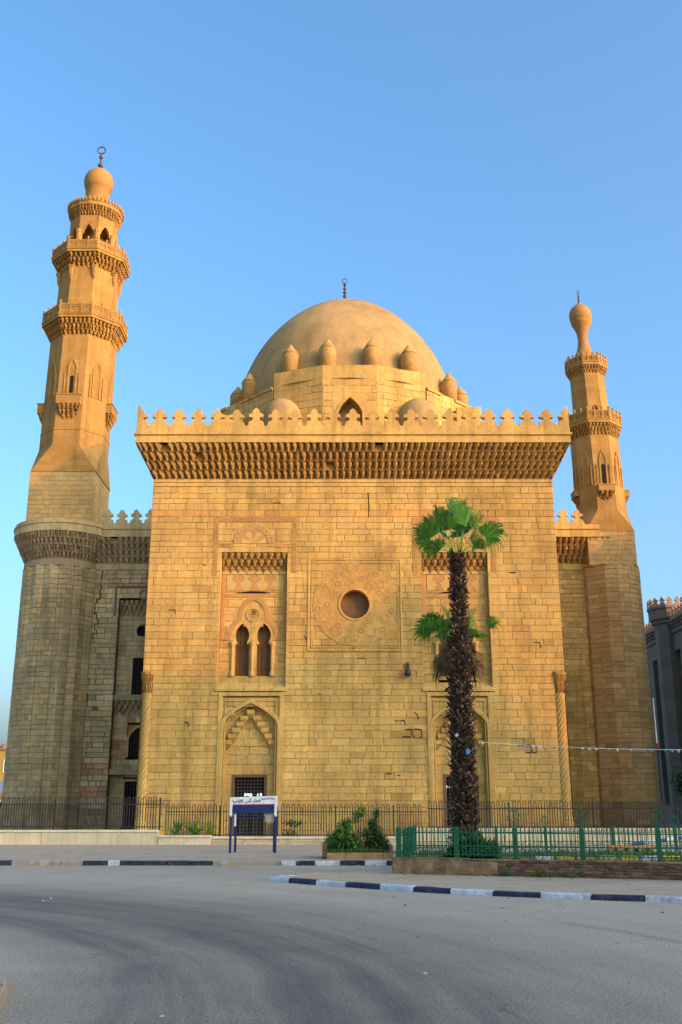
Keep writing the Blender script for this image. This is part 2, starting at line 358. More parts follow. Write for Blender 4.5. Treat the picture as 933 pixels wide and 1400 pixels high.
def stone(mb, fr, s, rng, tint, depth=.10, gap=.009, bev=.024, wob=.010, off=None, m=0):
    a, b, z0, z1 = s; g = gap*rng.choice((.15,.35,.7,1.0,1.6))
    d = rng.gauss(0, .006) if off is None else off
    A, B, c, e = a+g, b-g, z0+g*.9, z1-g*.9
    j = lambda: rng.uniform(0, wob)
    i1 = bev
    outer = [(A+j(),c+j()),(B-j(),c+j()),(B-j(),e-j()),(A+j(),e-j())]
    chip = [0,0,0,0]
    if rng.random() < .16: chip[rng.randrange(4)] = rng.uniform(.04, .14)
    inn = []
    for (x, z), sx, sz, cp in zip(outer, (1,-1,-1,1), (1,1,-1,-1), chip):
        inn.append((x+sx*(i1*rng.uniform(.7,1.3)+cp), z+sz*(i1*rng.uniform(.7,1.3)+cp*.6)))
    base = len(mb.v)
    for x, z in inn: mb.v.append(fr.p(x, z, d+rng.gauss(0,.004)))
    for x, z in outer: mb.v.append(fr.p(x, z, d-.014))
    for x, z in outer: mb.v.append(fr.p(x, z, -depth))
    mb.face([base,base+1,base+2,base+3], m, tint)
    for k in range(4):
        l = (k+1) % 4
        mb.face([base+4+k,base+4+l,base+l,base+k], m, tint); mb.face([base+8+k,base+8+l,base+4+l,base+4+k], m, tint)
def tint_of(rng, amp=.10, red=0.0):
    v = rng.gauss(1.0, amp); v = min(1.28, max(.68, v)); w_ = rng.gauss(0, .025)
    return (v*(1+w_+red*.2), v, v*(1-w_*1.5-red))
def backing(mb, fr, bk, d=-.045, m=1):
    for a, b, z0, z1 in bk: mb.poly([fr.p(a,z0,d),fr.p(b,z0,d),fr.p(b,z1,d),fr.p(a,z1,d)], m, 1.0)
def wall(mb, fr, u0, u1, z0, z1, rng, ch=.5, ln=1.0, blocked=None, amp=.09, **kw):
    st, bk = layout(u0, u1, courses(z0, z1, ch, rng), ln, rng, blocked)
    for s in st: stone(mb, fr, s, rng, tint_of(rng, amp), **kw)
    backing(mb, fr, bk)

# ------------------------------------------------------------------ plan polygons, muqarnas, cresting
def offs(poly, d, closed=True):
    n = len(poly); out = []
    for i in range(n):
        c = poly[i]; a = poly[i-1] if (closed or i > 0) else None; e = poly[(i+1) % n] if (closed or i < n-1) else None
        ns_ = []
        for p, q in ((a, c), (c, e)):
            if p is None or q is None: continue
            dx, dy = q[0]-p[0], q[1]-p[1]; l = hypot(dx, dy); ns_.append((dy/l, -dx/l))
        if len(ns_) == 1: out.append((c[0]+ns_[0][0]*d, c[1]+ns_[0][1]*d)); continue
        mx, my = ns_[0][0]+ns_[1][0], ns_[0][1]+ns_[1][1]; l = hypot(mx, my); mx, my = mx/l, my/l
        k = d/max(.35, mx*ns_[0][0]+my*ns_[0][1]); out.append((c[0]+mx*k, c[1]+my*k))
    return out
def lerp(a, b, t): return (a[0]+(b[0]-a[0])*t, a[1]+(b[1]-a[1])*t)
def muqarnas(mb, poly, z0, z1, out, tiers, cw, rng, closed=True, m=0, fill=1, edges=None, seg=4, sh=None):
    n = len(poly); h = (z1-z0)/tiers; SX = sh if sh else (lambda z: 0.0)
    LV = ((.0,.10,.06),(.34,.42,.30),(.66,.88,.78),(1.0,1.0,1.0))
    for k in range(tiers):
        pa = offs(poly, out*k/tiers, closed); pb = offs(poly, out*(k+1)/tiers, closed); pg = offs(poly, out*k/tiers-.32*cw, closed); za, zb = z0+k*h, z0+(k+1)*h
        for i in range(n if closed else n-1):
            if edges is not None and i not in edges: continue
            j = (i+1) % n; A0, A1, B0, B1 = pa[i], pa[j], pb[i], pb[j]
            G0, G1 = pg[i], pg[j]
            mb.poly([(G0[0]+SX(za),G0[1],za),(G1[0]+SX(za),G1[1],za),(G1[0]+SX(zb),G1[1],zb),(G0[0]+SX(zb),G0[1],zb)], fill, 1)
            mb.poly([(G0[0]+SX(zb),G0[1],zb),(G1[0]+SX(zb),G1[1],zb),(B1[0]+SX(zb),B1[1],zb),(B0[0]+SX(zb),B0[1],zb)], m, 1)
            L = hypot(A1[0]-A0[0], A1[1]-A0[1]); nc = max(1, round(L/cw)); half = k % 2
            cells = [(q+.5*half)/nc for q in range(-1 if half else 0, nc)]
            for t0 in cells:
                t1 = min(1.0, t0+1.0/nc); tt0 = max(0.0, t0)
                if t1-tt0 < .2/nc or rng.random() < .015: continue
                tc = (tt0+t1)/2; hw = (t1-tt0)/2*rng.uniform(.84,.97); pj = rng.uniform(.82,1.04) if rng.random() > .06 else rng.uniform(.4,.7); tn = rng.uniform(.86, 1.12)*(1 if rng.random() > .03 else .75)
                rings = []
                for fz, wf, pf in LV:
                    z = za+h*fz*rng.uniform(.97,1.0); rg = []
                    for sx, pp in ((-1,0.0),(-.72,.72),(0,1.0),(.72,.72),(1,0.0)):
                        t = tc+sx*hw*wf; a = lerp(A0, A1, t); b = lerp(B0, B1, t); q = lerp(a, b, pp*pf*(pj if fz < 1 else 1))
                        rg.append((q[0]+SX(z), q[1], z))
                    rings.append(rg)
                mb.loft(rings, False, False, False, m, tn)
def prism(mb, poly, z0, z1, m=0, t=1.0, cap=True, sh=None):
    SX = sh if sh else (lambda z: 0.0)
    mb.loft([[(x+SX(z),y,z) for x,y in poly] for z in (z0, z1)], True, cap, cap, m, t)
HALF = [(.5,0),(.5,.10),(.42,.13),(.385,.22),(.395,.29),(.35,.33),(.24,.355),(.17,.43),(.18,.51),(.25,.55),(.34,.55),(.385,.60),(.37,.68),(.30,.73),(.21,.75),(.17,.775),(.19,.83),(.17,.89),(.10,.95),(0,1.04)]
def merlon_mesh(sp, h, th):
    pts = [(x*sp, z*h) for x, z in HALF]; pts += [(-x, z) for x, z in pts[-2::-1]]
    b = MB(); b.extr(pts, -th/2, th/2); return b
def half_merlon(sp, h, th, sgn):
    pts = [(x*sp*sgn, z*h) for x, z in HALF[:-1]]+[(0,h*1.12),(-.12*sp*sgn,h*1.16),(-.12*sp*sgn,0)]
    b = MB(); b.extr(pts if sgn > 0 else pts[::-1], -th/2, th/2); return b
def put(b, name, mt, parent, at, rz=0.0):
    o = b.build(name, mt, None); o.parent = parent; po = parent['_o']
    o.location = (at[0]-po[0], at[1]-po[1], at[2]-po[2]); o.rotation_euler = (0,0,rz); return o
def cresting(parent, p0, p1, n, z, h, th, mt, first=None):
    dx, dy = p1[0]-p0[0], p1[1]-p0[1]; L = hypot(dx, dy); sp = L/n; rz = atan2(dy, dx)
    o = None
    for i in range(n):
        t = (i+.5)/n; at = (p0[0]+dx*t, p0[1]+dy*t, z)
        if o is None: o = first if first else put(merlon_mesh(sp*.998, h, th), 'merlon', mt, parent, at, rz)
        else:
            c = o.copy(); C.objects.link(c); c.parent = parent; po = parent['_o']; c.location = (at[0]-po[0], at[1]-po[1], at[2]-po[2]); c.rotation_euler = (0,0,rz+RNG.gauss(0,.008))
            c.scale = (RNG.uniform(.97,1.0), RNG.uniform(.9,1.1), RNG.uniform(.94,1.03))
    return o
def arch_pts(hw, h, n=10, a=.55):            # pointed arch from left spring over apex to right spring (x, z above spring)
    L = [(-hw*cos(k/n*pi/2), h*(1-cos(k/n*pi/2))**a) for k in range(n+1)]
    return L+[(-x, z) for x, z in L[-2::-1]]
def arch_half(hw, h, z, a=.55):              # half width at height z above spring
    if z <= 0: return hw
    if z >= h: return 0
    return hw*(1-(z/h)**(1/a))
def ring_finial(parent, x, y, z0, z1, R, br, mt, nb=3):      # stacked balls, open ring, spike
    b = MB(); zt = z1-2*R; b.tube([(x,y,z0-.3),(x,y,zt+.02)], br*.34, 8)
    for k in range(nb):
        zc = z0+(zt-z0)*(k+.55)/nb; r = br*(1-.22*k/max(1,nb-1))
        b.lathe(x, y, [(r*max(.05,sin(pi*i/6)), zc-r*cos(pi*i/6)) for i in range(7)], 10)
    b.tube([(x+R*cos(a), y, zt+R+R*sin(a)) for a in [2*pi*i/18 for i in range(19)]], R*.17, 6, cap=False)
    b.tube([(x,y,z1-.03),(x,y,z1+R*1.3)], R*.07, 5)
    return b.build('finial', mt, parent, (x,y,z0), smooth=False)

# ------------------------------------------------------------------ the mausoleum
XL, XR, YF, YB = -13.75, 15.5, 70.0, 97.0
XC = (XL+XR)/2
maus = thing('mausoleum', 'big square sunlit stone tomb block with a plain dome and trefoil cresting', 'mausoleum', (XC, YF, 0))
FF = Fr((0,YF), (1,0), (0,-1))
NX = (-6.2, 8.13)                              # centres of the two window niches
NW = 2.36; ARW = 1.96; ARZ, ARH = 7.3, 1.65    # niche half width, portal arch half width, spring, rise
DC = (.97, 15.70); DR = 2.95; OR = 1.03
def col_cut(z0, z1):
    return [(XL-.1, XL+.72), (XR-.72, XR+.1)] if z1 < 10.9 else []
def blocked_front(z0, z1):
    iv = col_cut(z0, z1)
    for x in NX:
        if z1 > 9.75 and z0 < 19.5: iv.append((x-NW, x+NW))
        elif z0 <= 9.75: iv.append((x-NW+.28, x+NW-.28))
    zc = (z0+z1)/2; dz = max(abs(z0-DC[1]), abs(z1-DC[1])); r = DR-.2
    if dz < r: hw = sqrt(r*r-dz*dz); iv.append((DC[0]-hw, DC[0]+hw))
    return iv
def facade():
    rng = random.Random(11)
    zs = courses(0, 9.75, .47, rng)+courses(9.75, 19.5, .465, rng)[1:]+courses(19.5, 24.45, .46, rng)[1:]
    st, bk = layout(XL, XR, zs, .90, rng, blocked_front)
    holes = [(4.6,10.9,.32,.55),(5.0,6.75,.9,.25),(5.5,7.6,.35,.3),(5.55,6.5,.25,.45),(3.1,4.0,.4,.4),(3.9,4.25,.3,.2),(12.4,5.9,.7,.4),(12.9,5.35,.45,.3),(13.2,3.0,.25,.25),(-10.5,7.3,.3,.2),(-2.4,13.4,.2,.15),(.2,12.0,.2,.15),(4.2,2.7,.5,.3)]
    ind = sorted(range(len(st)), key=lambda i: -(st[i][1]-st[i][0])*(st[i][3]-st[i][2]))[:300]
    indset = set(ind); big = MB()
    for i, s in enumerate(st):
        xc, zc = (s[0]+s[1])/2, (s[2]+s[3])/2
        hit = any(abs(xc-hx) < hw+.1 and abs(zc-hz) < hh*.8 for hx, hz, hw, hh in holes)
        t = tint_of(rng, .05); v_ = rng.random(); t = tuple(q*(.87 if v_ < .05 else 1.10 if v_ > .95 else 1) for q in t)
        if 22.1 < zc < 22.9: t = (t[0]*.97, t[1]*.86, t[2]*.84)
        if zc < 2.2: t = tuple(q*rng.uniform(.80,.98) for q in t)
        off = -.20 if hit and rng.random() < .7 else None
        if hit: t = (t[0]*.75, t[1]*.68, t[2]*.62)
        if i in indset:
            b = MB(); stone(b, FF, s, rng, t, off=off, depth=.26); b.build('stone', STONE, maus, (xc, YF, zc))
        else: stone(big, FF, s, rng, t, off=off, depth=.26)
    stuff(big.build('stonework', STONE, maus))
    b = MB(); backing(b, FF, bk, -.05, 0)
    crk = [[(3.7,7.62),(4.35,7.64),(4.40,7.3)],[(4.35,7.02),(5.0,7.05),(5.5,7.03),(5.52,6.55),(5.28,6.48)],[(4.85,7.05),(4.82,6.72),(5.02,6.5)],[(4.2,6.55),(4.75,6.53)],[(5.0,8.2),(5.25,8.0),(5.3,7.7)],[(3.0,4.1),(3.4,4.12),(3.42,3.85)],[(3.8,4.0),(4.0,3.98)],
           [(12.2,5.98),(12.9,6.0),(12.95,5.5),(13.3,5.48)],[(12.5,5.5),(12.9,5.48)],[(2.0,22.1),(2.03,23.0),(1.98,24.0)],[(-10.7,7.5),(-10.45,7.52),(-10.43,7.2)],[(-2.6,13.5),(-2.4,13.2)],[(-12.2,15.3),(-11.7,15.33),(-11.68,15.0)],[(-9.9,18.6),(-9.6,18.5)],[(12.0,18.0),(12.5,18.03)],[(-1.6,9.4),(-1.4,9.42)],[(1.2,11.9),(1.7,11.88)],[(-5,23.2),(-4.4,23.22)],[(8.0,23.6),(8.5,23.55)],[(13.5,13.0),(13.9,13.02),(13.92,12.6)]]
    for ln in crk:                                     # open joints and splits in the wall
        for (x0_, z0_), (x1_, z1_) in zip(ln, ln[1:]):
            n = 5; up = []; dn = []; L = hypot(x1_-x0_, z1_-z0_); nx, nz = -(z1_-z0_)/L, (x1_-x0_)/L
            for k in range(n+1):
                t = k/n; w1, w2 = rng.uniform(.01,.055), rng.uniform(.01,.055); x, z = x0_+(x1_-x0_)*t, z0_+(z1_-z0_)*t
                up.append((x+nx*w1, YF-.014, z+nz*w1)); dn.append((x-nx*w2, YF-.014, z-nz*w2))
            for k in range(n): b.poly([dn[k],dn[k+1],up[k+1],up[k]], 1)
    b.build('wall_core', [MORTAR, VOID], maus)
    b = MB()                                           # side and back walls
    b.poly([(XL,YF+.05,0),(XL,YF+.05,25.4),(XL,YB,25.4),(XL,YB,0)]); b.poly([(XR,YF+.05,0),(XR,YB,0),(XR,YB,25.4),(XR,YF+.05,25.4)])
    b.poly([(XL,YB,0),(XR,YB,0),(XR,YB,25.4),(XL,YB,25.4)])
    b.build('side_wall', SHAFT, maus)
    b = MB()                                           # string course under the cornice
    R_ = [(XL,YF),(XR,YF),(XR,YB),(XL,YB)]
    x = XL
    while x < XR-.1:
        e = min(XR, x+rng.uniform(1.6,2.8)); t = rng.uniform(.9,1.08)
        b.box(x+.012, e-.012, YF-.035, YF+.1, 24.47, 24.75, 0, t); b.box(x+.012, e-.012, YF-.075, YF+.1, 24.78, 25.0, 0, t*.97); x = e
    b.build('string_course', STONE, maus)
    b = MB(); muqarnas(b, R_, 25.0, 27.45, 1.25, 4, .475, rng, True)
    stuff(b.build('muqarnas_cornice', [CARVED, CARVED], maus))
    b = MB(); prism(b, offs(R_, 1.25), 27.45, 28.02); prism(b, offs(R_, 1.36), 28.03, 28.22); prism(b, offs(R_, 1.24), 28.23, 28.62)
    b.build('frieze', STONE, maus)
    q = offs(R_, 1.05)
    cresting(maus, (q[0][0]+.75,q[0][1]), (q[1][0]-.75,q[1][1]), 21, 28.6, 1.5, .36, STONE)
    put(half_merlon(1.45,1.5,.36,1), 'corner_merlon', STONE, maus, (q[0][0]+.02,q[0][1],28.6))
    put(half_merlon(1.45,1.5,.36,-1), 'corner_merlon', STONE, maus, (q[1][0]-.02,q[1][1],28.6))
    cresting(maus, (q[0][0],q[3][1]), (q[0][0],q[0][1]+.6), 19, 28.6, 1.5, .36, STONE)
    cresting(maus, (q[1][0],q[1][1]+.6), (q[1][0],q[3][1]), 19, 28.6, 1.5, .36, STONE)
facade()
def fan(mb, cx, y0, y1, z, r, n, mats):
    for k in range(n):
        a0, a1 = pi-pi*k/n, pi-pi*(k+1)/n
        mb.extr([(cx,z)]+[(cx+r*cos(a0+(a1-a0)*q/3), z+r*sin(a0+(a1-a0)*q/3)) for q in range(4)], y0, y1, mats[k % len(mats)], 1.0)
def arcstrip(mb, cx, cz, r, a0, a1, wd, y0, y1, m=0, t=1.0, n=8):
    mb.strip([(cx+r*cos(a0+(a1-a0)*i/n), cz+r*sin(a0+(a1-a0)*i/n)) for i in range(n+1)], wd, y0, y1, m, t)
def upper_niche(cx, sd):
    rng = random.Random(sd); D = .46; y = YF+D
    o = bpy.data.objects.new('window_niche', None); C.objects.link(o); o.parent = maus; o['_o'] = (cx, YF, 9.7); o.location = (cx-XC, 0, 9.7)
    FB = Fr((0,y), (1,0), (0,-1)); b = MB()
    wx = (cx-.76, cx+.76)
    wall(b, FB, cx-NW, cx+NW, 10.25, 13.2, rng, .5, .95, lambda a, c: [(x-.56, x+.56) for x in wx] if c > 10.75 else [])
    wall(b, FB, cx-NW, cx+NW, 13.2, 18.1, rng, .5, .95, lambda a, c: [(x-.60, x+.60) for x in wx] if a < 14.7 else ([(cx-.52,cx+.52)] if a < 15.6 and c > 14.5 else []))
    b.poly([(cx-NW,y+.02,18),(cx+NW,y+.02,18),(cx+NW,y+.02,19.5),(cx-NW,y+.02,19.5)], 1)
    b.poly([(cx-.7,y+.03,14.2),(cx+.7,y+.03,14.2),(cx+.7,y+.03,16.3),(cx-.7,y+.03,16.3)], 0)
    for sx in (-1, 1):                                   # reveals in courses
        x = cx+sx*NW; z = 9.75
        while z < 19.4:
            z2 = min(19.5, z+rng.uniform(.45,.55)); t = rng.uniform(.9,1.08)
            b.box(min(x, x+sx*.12), max(x, x+sx*.12), YF+.01, y+.03, z+.01, z2-.01, 0, t); z = z2
    b.poly([(cx-NW,YF,19.5),(cx+NW,YF,19.5),(cx+NW,y,19.5),(cx-NW,y,19.5)])
    stuff(b.build('back_wall', [STONE, MORTAR], o))
    b = MB(); n = 5
    for k in range(n):                                   # sloping sill stones
        a, e = cx-NW-.15+k*(2*NW+.3)/n, cx-NW-.15+(k+1)*(2*NW+.3)/n; t = rng.uniform(.93,1.05)
        pr = [(YF-.10,9.62),(YF-.10,9.78),(y+.02,10.28),(y+.02,9.62)]
        b.loft([[(a+.01,p,q) for p,q in pr],[(e-.01,p,q) for p,q in pr]], True, True, True, 0, t)
    b.build('sill', STONE, o)
    b = MB(); muqarnas(b, [(cx-NW,y),(cx+NW,y)], 18.05, 19.5, .44, 3, .47, rng, False, edges=[0]); stuff(b.build('muqarnas_hood', [CARVED, CARVED], o))
    b = MB()
    for k in range(8): fan(b, cx-NW+.3+k*(2*NW-.6)/7, y-.07, y, 17.98, .24, 3, [0])
    b.build('scallop_frieze', PALE, o)
    # joggled voussoirs: light and red pieces with zigzag joints
    N_ = 7; xs = [cx-1.98+k*3.96/N_ for k in range(N_+1)]
    for k in range(N_):
        def e(x, sg): return [(x-.10*sg, 16.78), (x+.20*sg, 17.30), (x-.20*sg, 17.62), (x+.02*sg, 17.92)]
        L = [(xs[0],16.78),(xs[0],17.92)] if k == 0 else e(xs[k], 1 if k % 2 else -1); R = [(xs[-1],16.78),(xs[-1],17.92)] if k == N_-1 else e(xs[k+1], 1 if (k+1) % 2 else -1)
        L = [(a+.012,c) for a,c in L]; R = [(a-.012,c) for a,c in R]
        q = MB(); q.extr(L[::-1]+R if False else [L[0]]+R+L[:0:-1], y-.035, y); q.build('voussoir', PINK if k % 2 else PALE, o, (cx, y, 17.3))
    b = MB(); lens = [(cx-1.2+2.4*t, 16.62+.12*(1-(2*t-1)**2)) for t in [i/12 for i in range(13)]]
    b.extr(lens+[(cx+1.2,16.60),(cx-1.2,16.60)], y-.05, y, 0); b.build('relieving_slit_shade', VOID, o)  # raised black lens: the shade inside the slit is put into its colour
    b = MB()
    b.strip([(cx-2.2,13.3),(cx-2.2,18.0)], .26, y-.03, y); b.strip([(cx+2.2,13.3),(cx+2.2,18.0)], .26, y-.03, y)
    b.strip([(cx-2.05,16.42),(cx+2.05,16.42)], .26, y-.032, y)
    tre = [(-1.98,13.36),(-1.72,13.40),(-1.62,13.9),(-1.40,14.3),(-1.12,14.62),(-.98,14.72),(-.98,15.05),(-.86,15.5),(-.62,15.9),(-.32,16.14),(0,16.30)]
    b.strip([(cx+x,z) for x,z in tre]+[(cx-x,z) for x,z in tre[-2::-1]], .34, y-.034, y)
    b.build('inlay_band', PINK, o)
    b = MB()                                            # plates with the horseshoe heads
    for x in wx:
        head = [(x-.615,12.95),(x-.615,15.28),(x+.615,15.28),(x+.615,12.95),(x+.36,12.95),(x+.34,13.08)]
        lobe = [(x+q, 13.12+z) for q, z in [(.42,.10),(.49,.35),(.48,.62),(.38,.90),(.22,1.12),(0,1.30)]]
        head += lobe+[(2*x-p, z) for p, z in lobe[-2::-1]]+[(x-.34,13.08),(x-.36,12.95)]
        b.extr(head, y-.01, y+.2)
    b.build('arch_head', STONE, o)
    for x in wx:
        p = bpy.data.objects.new('window', None); C.objects.link(p); p.parent = o; p['_o'] = (x,y,10.7); p.location = (x-cx, D, 1.0)
        b = MB(); z = 10.7
        for sx in (-1,1): b.box(min(x+sx*.5, x+sx*.66), max(x+sx*.5, x+sx*.66), y+.02, y+1.0, 10.7, 14.8, 0)
        b.box(x-.66, x+.66, y, y+1.0, 10.45, 10.72, 0)
        for k in range(3): b.box(x-.56+k*.375, x-.56+(k+1)*.375-.02, y+.62, y+.66, 10.7, 14.8, 1, rng.uniform(.85,1.1))
        b.build('recess', [STONE, BOARD], p)
    for x in (cx-1.42, cx-.03, cx+1.38):
        b = MB(); b.lathe(x, y-.04, [(.17,10.72),(.17,10.95),(.10,11.05),(.115,11.8),(.105,12.6),(.10,12.72),(.19,12.98),(.19,13.12)], 10)
        b.build('colonnette', PALE, o, (x,y,10.7))
    b = MB(); zc = 15.05                                # small rose window
    for r, wd, dp in ((.47,.10,.07),(.34,.05,.04)): arcstrip(b, cx, zc, r, 0, 2*pi, wd, y-dp, y+.05, 0, 1.0, 20)
    for k in range(8): b.strip([(cx+.10*cos(k*pi/4),zc+.10*sin(k*pi/4)),(cx+.31*cos(k*pi/4),zc+.31*sin(k*pi/4))], .045, y-.02, y+.03, 1)
    arcstrip(b, cx, zc, .20, 0, 2*pi, .035, y-.02, y+.03, 1, 1.0, 16); arcstrip(b, cx, zc, .10, 0, 2*pi, .03, y-.02, y+.03, 1, 1.0, 12)
    b.poly([(cx+.33*cos(a), y+.02, zc+.33*sin(a)) for a in [i*pi/8 for i in range(16)]], 2)
    b.build('rose_window', [PALE, GREYST, VOID], o)
    # carved shell and frame bands above, on the facade plane
    b = MB(); fan(b, cx-.1, YF-.05, YF+.02, 20.15, .92, 7, [0,1]); b.build('shell_inlay', [PALE, PINK], o)
    b = MB(); arcstrip(b, cx-.1, 20.15, 1.24, 0, pi, .52, YF-.035, YF+.02, 0, 1, 14)
    for k in range(6):
        a = pi*(k+.5)/6; arcstrip(b, cx-.1+1.24*cos(a), 20.15+1.24*sin(a), .2, a-2.2, a+2.0, .07, YF-.06, YF, 1, 1, 7)
    b.build('scroll_border', [GREYST, PALE], o)
    b = MB()
    for p0, p1 in (((cx-2.82,17.8),(cx-2.82,22.1)),((cx+2.82,18.0),(cx+2.82,22.1)),((cx-2.95,21.95),(cx+2.95,21.95)),((cx-2.67,20.0),(cx-1.7,20.0)),((cx+1.6,20.0),(cx+2.67,20.0))):
        b.strip([p0,p1], .36 if p0[0] == p1[0] else .3, YF-(.022 if p0[0] == p1[0] else .026), YF+.02, 0, RNG.uniform(.9,1.05), .08)
    b.build('frame_band', PINKW, o)
PINKW = mat('worn_pink_stone', (.44,.235,.07), noise=.2, scale=.8, fine=.15, fscale=5, bump=.4, brick=(1.0,.49,.014,.6))
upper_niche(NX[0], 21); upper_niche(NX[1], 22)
def lower_portal(cx, sd, lit):
    rng = random.Random(sd)
    o = bpy.data.objects.new('portal_niche', None); C.objects.link(o); o.parent = maus; o['_o'] = (cx, YF, 0); o.location = (cx-XC, 0, 0)
    y1, y2 = YF+.07, YF+.50; HW = NW-.28
    F1 = Fr((0,y1), (1,0), (0,-1)); F2 = Fr((0,y2), (1,0), (0,-1)); b = MB()
    def arch_block(z0, z1):
        w_ = arch_half(ARW-.10, ARH-.08, max(z0, z0*.5+z1*.5)-ARZ); return [(cx-w_, cx+w_)] if w_ > .02 else []
    wall(b, F1, cx-HW, cx+HW, 0, 9.2, rng, .62, 1.2, arch_block, gap=.01, amp=.05, depth=.2)
    DW, DH = 1.17, 4.0
    wall(b, F2, cx-ARW, cx+ARW, 0, DH+.06, rng, .55, 1.0, lambda a, c: [(cx-DW,cx+DW)], gap=.01, amp=.05)
    wall(b, F2, cx-ARW, cx+ARW, DH+.06, ARZ+ARH, rng, .62, 1.3, None, gap=.009, amp=.05)
    stuff(b.build('ashlar', [STONE, MORTAR], o))
    b = MB()                                             # moulded frame and arch
    b.strip([(cx-HW-.02,0),(cx-HW-.02,9.42),(cx+HW+.02,9.42),(cx+HW+.02,0)], .30, YF-.06, YF+.12)
    b.strip([(cx-HW+.34,0),(cx-HW+.34,8.98),(cx+HW-.34,8.98),(cx+HW-.34,0)], .10, YF-.0, YF+.12, 0, .95)
    ap = arch_pts(ARW, ARH, 12)
    path = [(cx-ARW,0)]+[(cx+x,ARZ+z) for x,z in ap]+[(cx+ARW,0)]
    b.strip(path, .28, YF-.08, YF+.14)
    pi_ = [(cx-ARW+.16,0)]+[(cx+x*(1-.16/ARW),ARZ+z*(1-.16/ARH)) for x,z in ap]+[(cx+ARW-.16,0)]
    rings = [[(x,yy,z) for x,z in pi_] for yy in (YF+.10, YF+.28, y2+.02)]
    b.loft(rings, False); b.strip([(x+(.10 if x < cx else -.10),z-.06 if 0 < z else z) for x,z in pi_], .07, YF+.22, YF+.32)
    b.build('arch_moulding', STONE, o)
    b = MB(); n = 6                                      # stepped corbels climbing to the apex
    for k in range(n):
        t = k/(n-1); z = 5.95+t*2.02; x = 1.52-(1.52-.17)*t
        for sx in ((-1,1) if k < n-1 else (0,)):
            X = cx+sx*x if sx else cx; w_ = .27; yb = y2
            pr = [[(X-w_,yb,z+.42),(X+w_,yb,z+.42),(X+w_,yb-.34,z+.40),(X-w_,yb-.34,z+.40)],[(X-w_,yb,z+.16),(X+w_,yb,z+.16),(X+w_,yb-.32,z+.14),(X-w_,yb-.32,z+.14)],[(X-w_*.3,yb,z-.20),(X+w_*.3,yb,z-.20),(X+w_*.25,yb-.05,z-.2),(X-w_*.25,yb-.05,z-.2)]]
            q = MB(); q.loft(pr[::-1], True, True, True, 0, rng.uniform(.93,1.06)); q.build('corbel', STONE, o, (X,yb,z))
    d = bpy.data.objects.new('barred_window', None); C.objects.link(d); d.parent = o; d['_o'] = (cx,y2,0); d.location = (0, .5, 0)
    b = MB(); b.strip([(cx-DW+.08,0.05),(cx-DW+.08,DH-.02),(cx+DW-.08,DH-.02),(cx+DW-.08,0.05)], .2, y2-.05, y2+.15, 0, 1, .12); b.build('frame', WOOD, d)
    b = MB(); b.box(cx-DW, cx+DW, y2+1.6, y2+1.64, 0, DH)
    for sx in (-1,1): b.box(min(cx+sx*DW,cx+sx*(DW+.05)), max(cx+sx*DW,cx+sx*(DW+.05)), y2+.06, y2+1.6, 0, DH)
    b.box(cx-DW, cx+DW, y2+.06, y2+1.6, DH, DH+.05); b.box(cx-DW, cx+DW, y2+.06, y2+1.6, .02, .06); b.build('interior', VOID, d)
    b = MB(); nx, nz = 9, 17
    for k in range(1, nx): x = cx-DW+.17+(2*DW-.34)*k/nx; b.box(x-.013, x+.013, y2+.05, y2+.085, .08, DH-.1)
    for k in range(1, nz): z = .1+(DH-.2)*k/nz; b.box(cx-DW+.17, cx+DW-.17, y2+.02, y2+.049, z-.012, z+.012)
    stuff(b.build('grille', GRILLE, d))
    for x0, x1, z0, z1 in lit:                           # daylight through openings on the far side of the chamber
        q = MB(); q.extr([(cx+x0,z0),(cx+x1,z0),(cx+x1,z1),(cx+x0+.02,z1)], y2+1.5, y2+1.56); q.build('far_opening', LITWIN, d, (cx+x0,y2+1.5,z0))
lower_portal(NX[0], 31, [(-.47,-.36,2.68,2.88),(-.33,-.14,2.72,2.86),(-.11,.06,2.66,2.86),(.40,.50,2.70,2.86),(.60,.74,2.70,2.88)])
lower_portal(NX[1], 32, [(-.92,-.80,3.22,3.38),(-.68,-.58,3.24,3.38),(-.52,-.40,3.22,3.38),(-.32,-.22,3.24,3.38),(-.12,.0,3.22,3.38)])
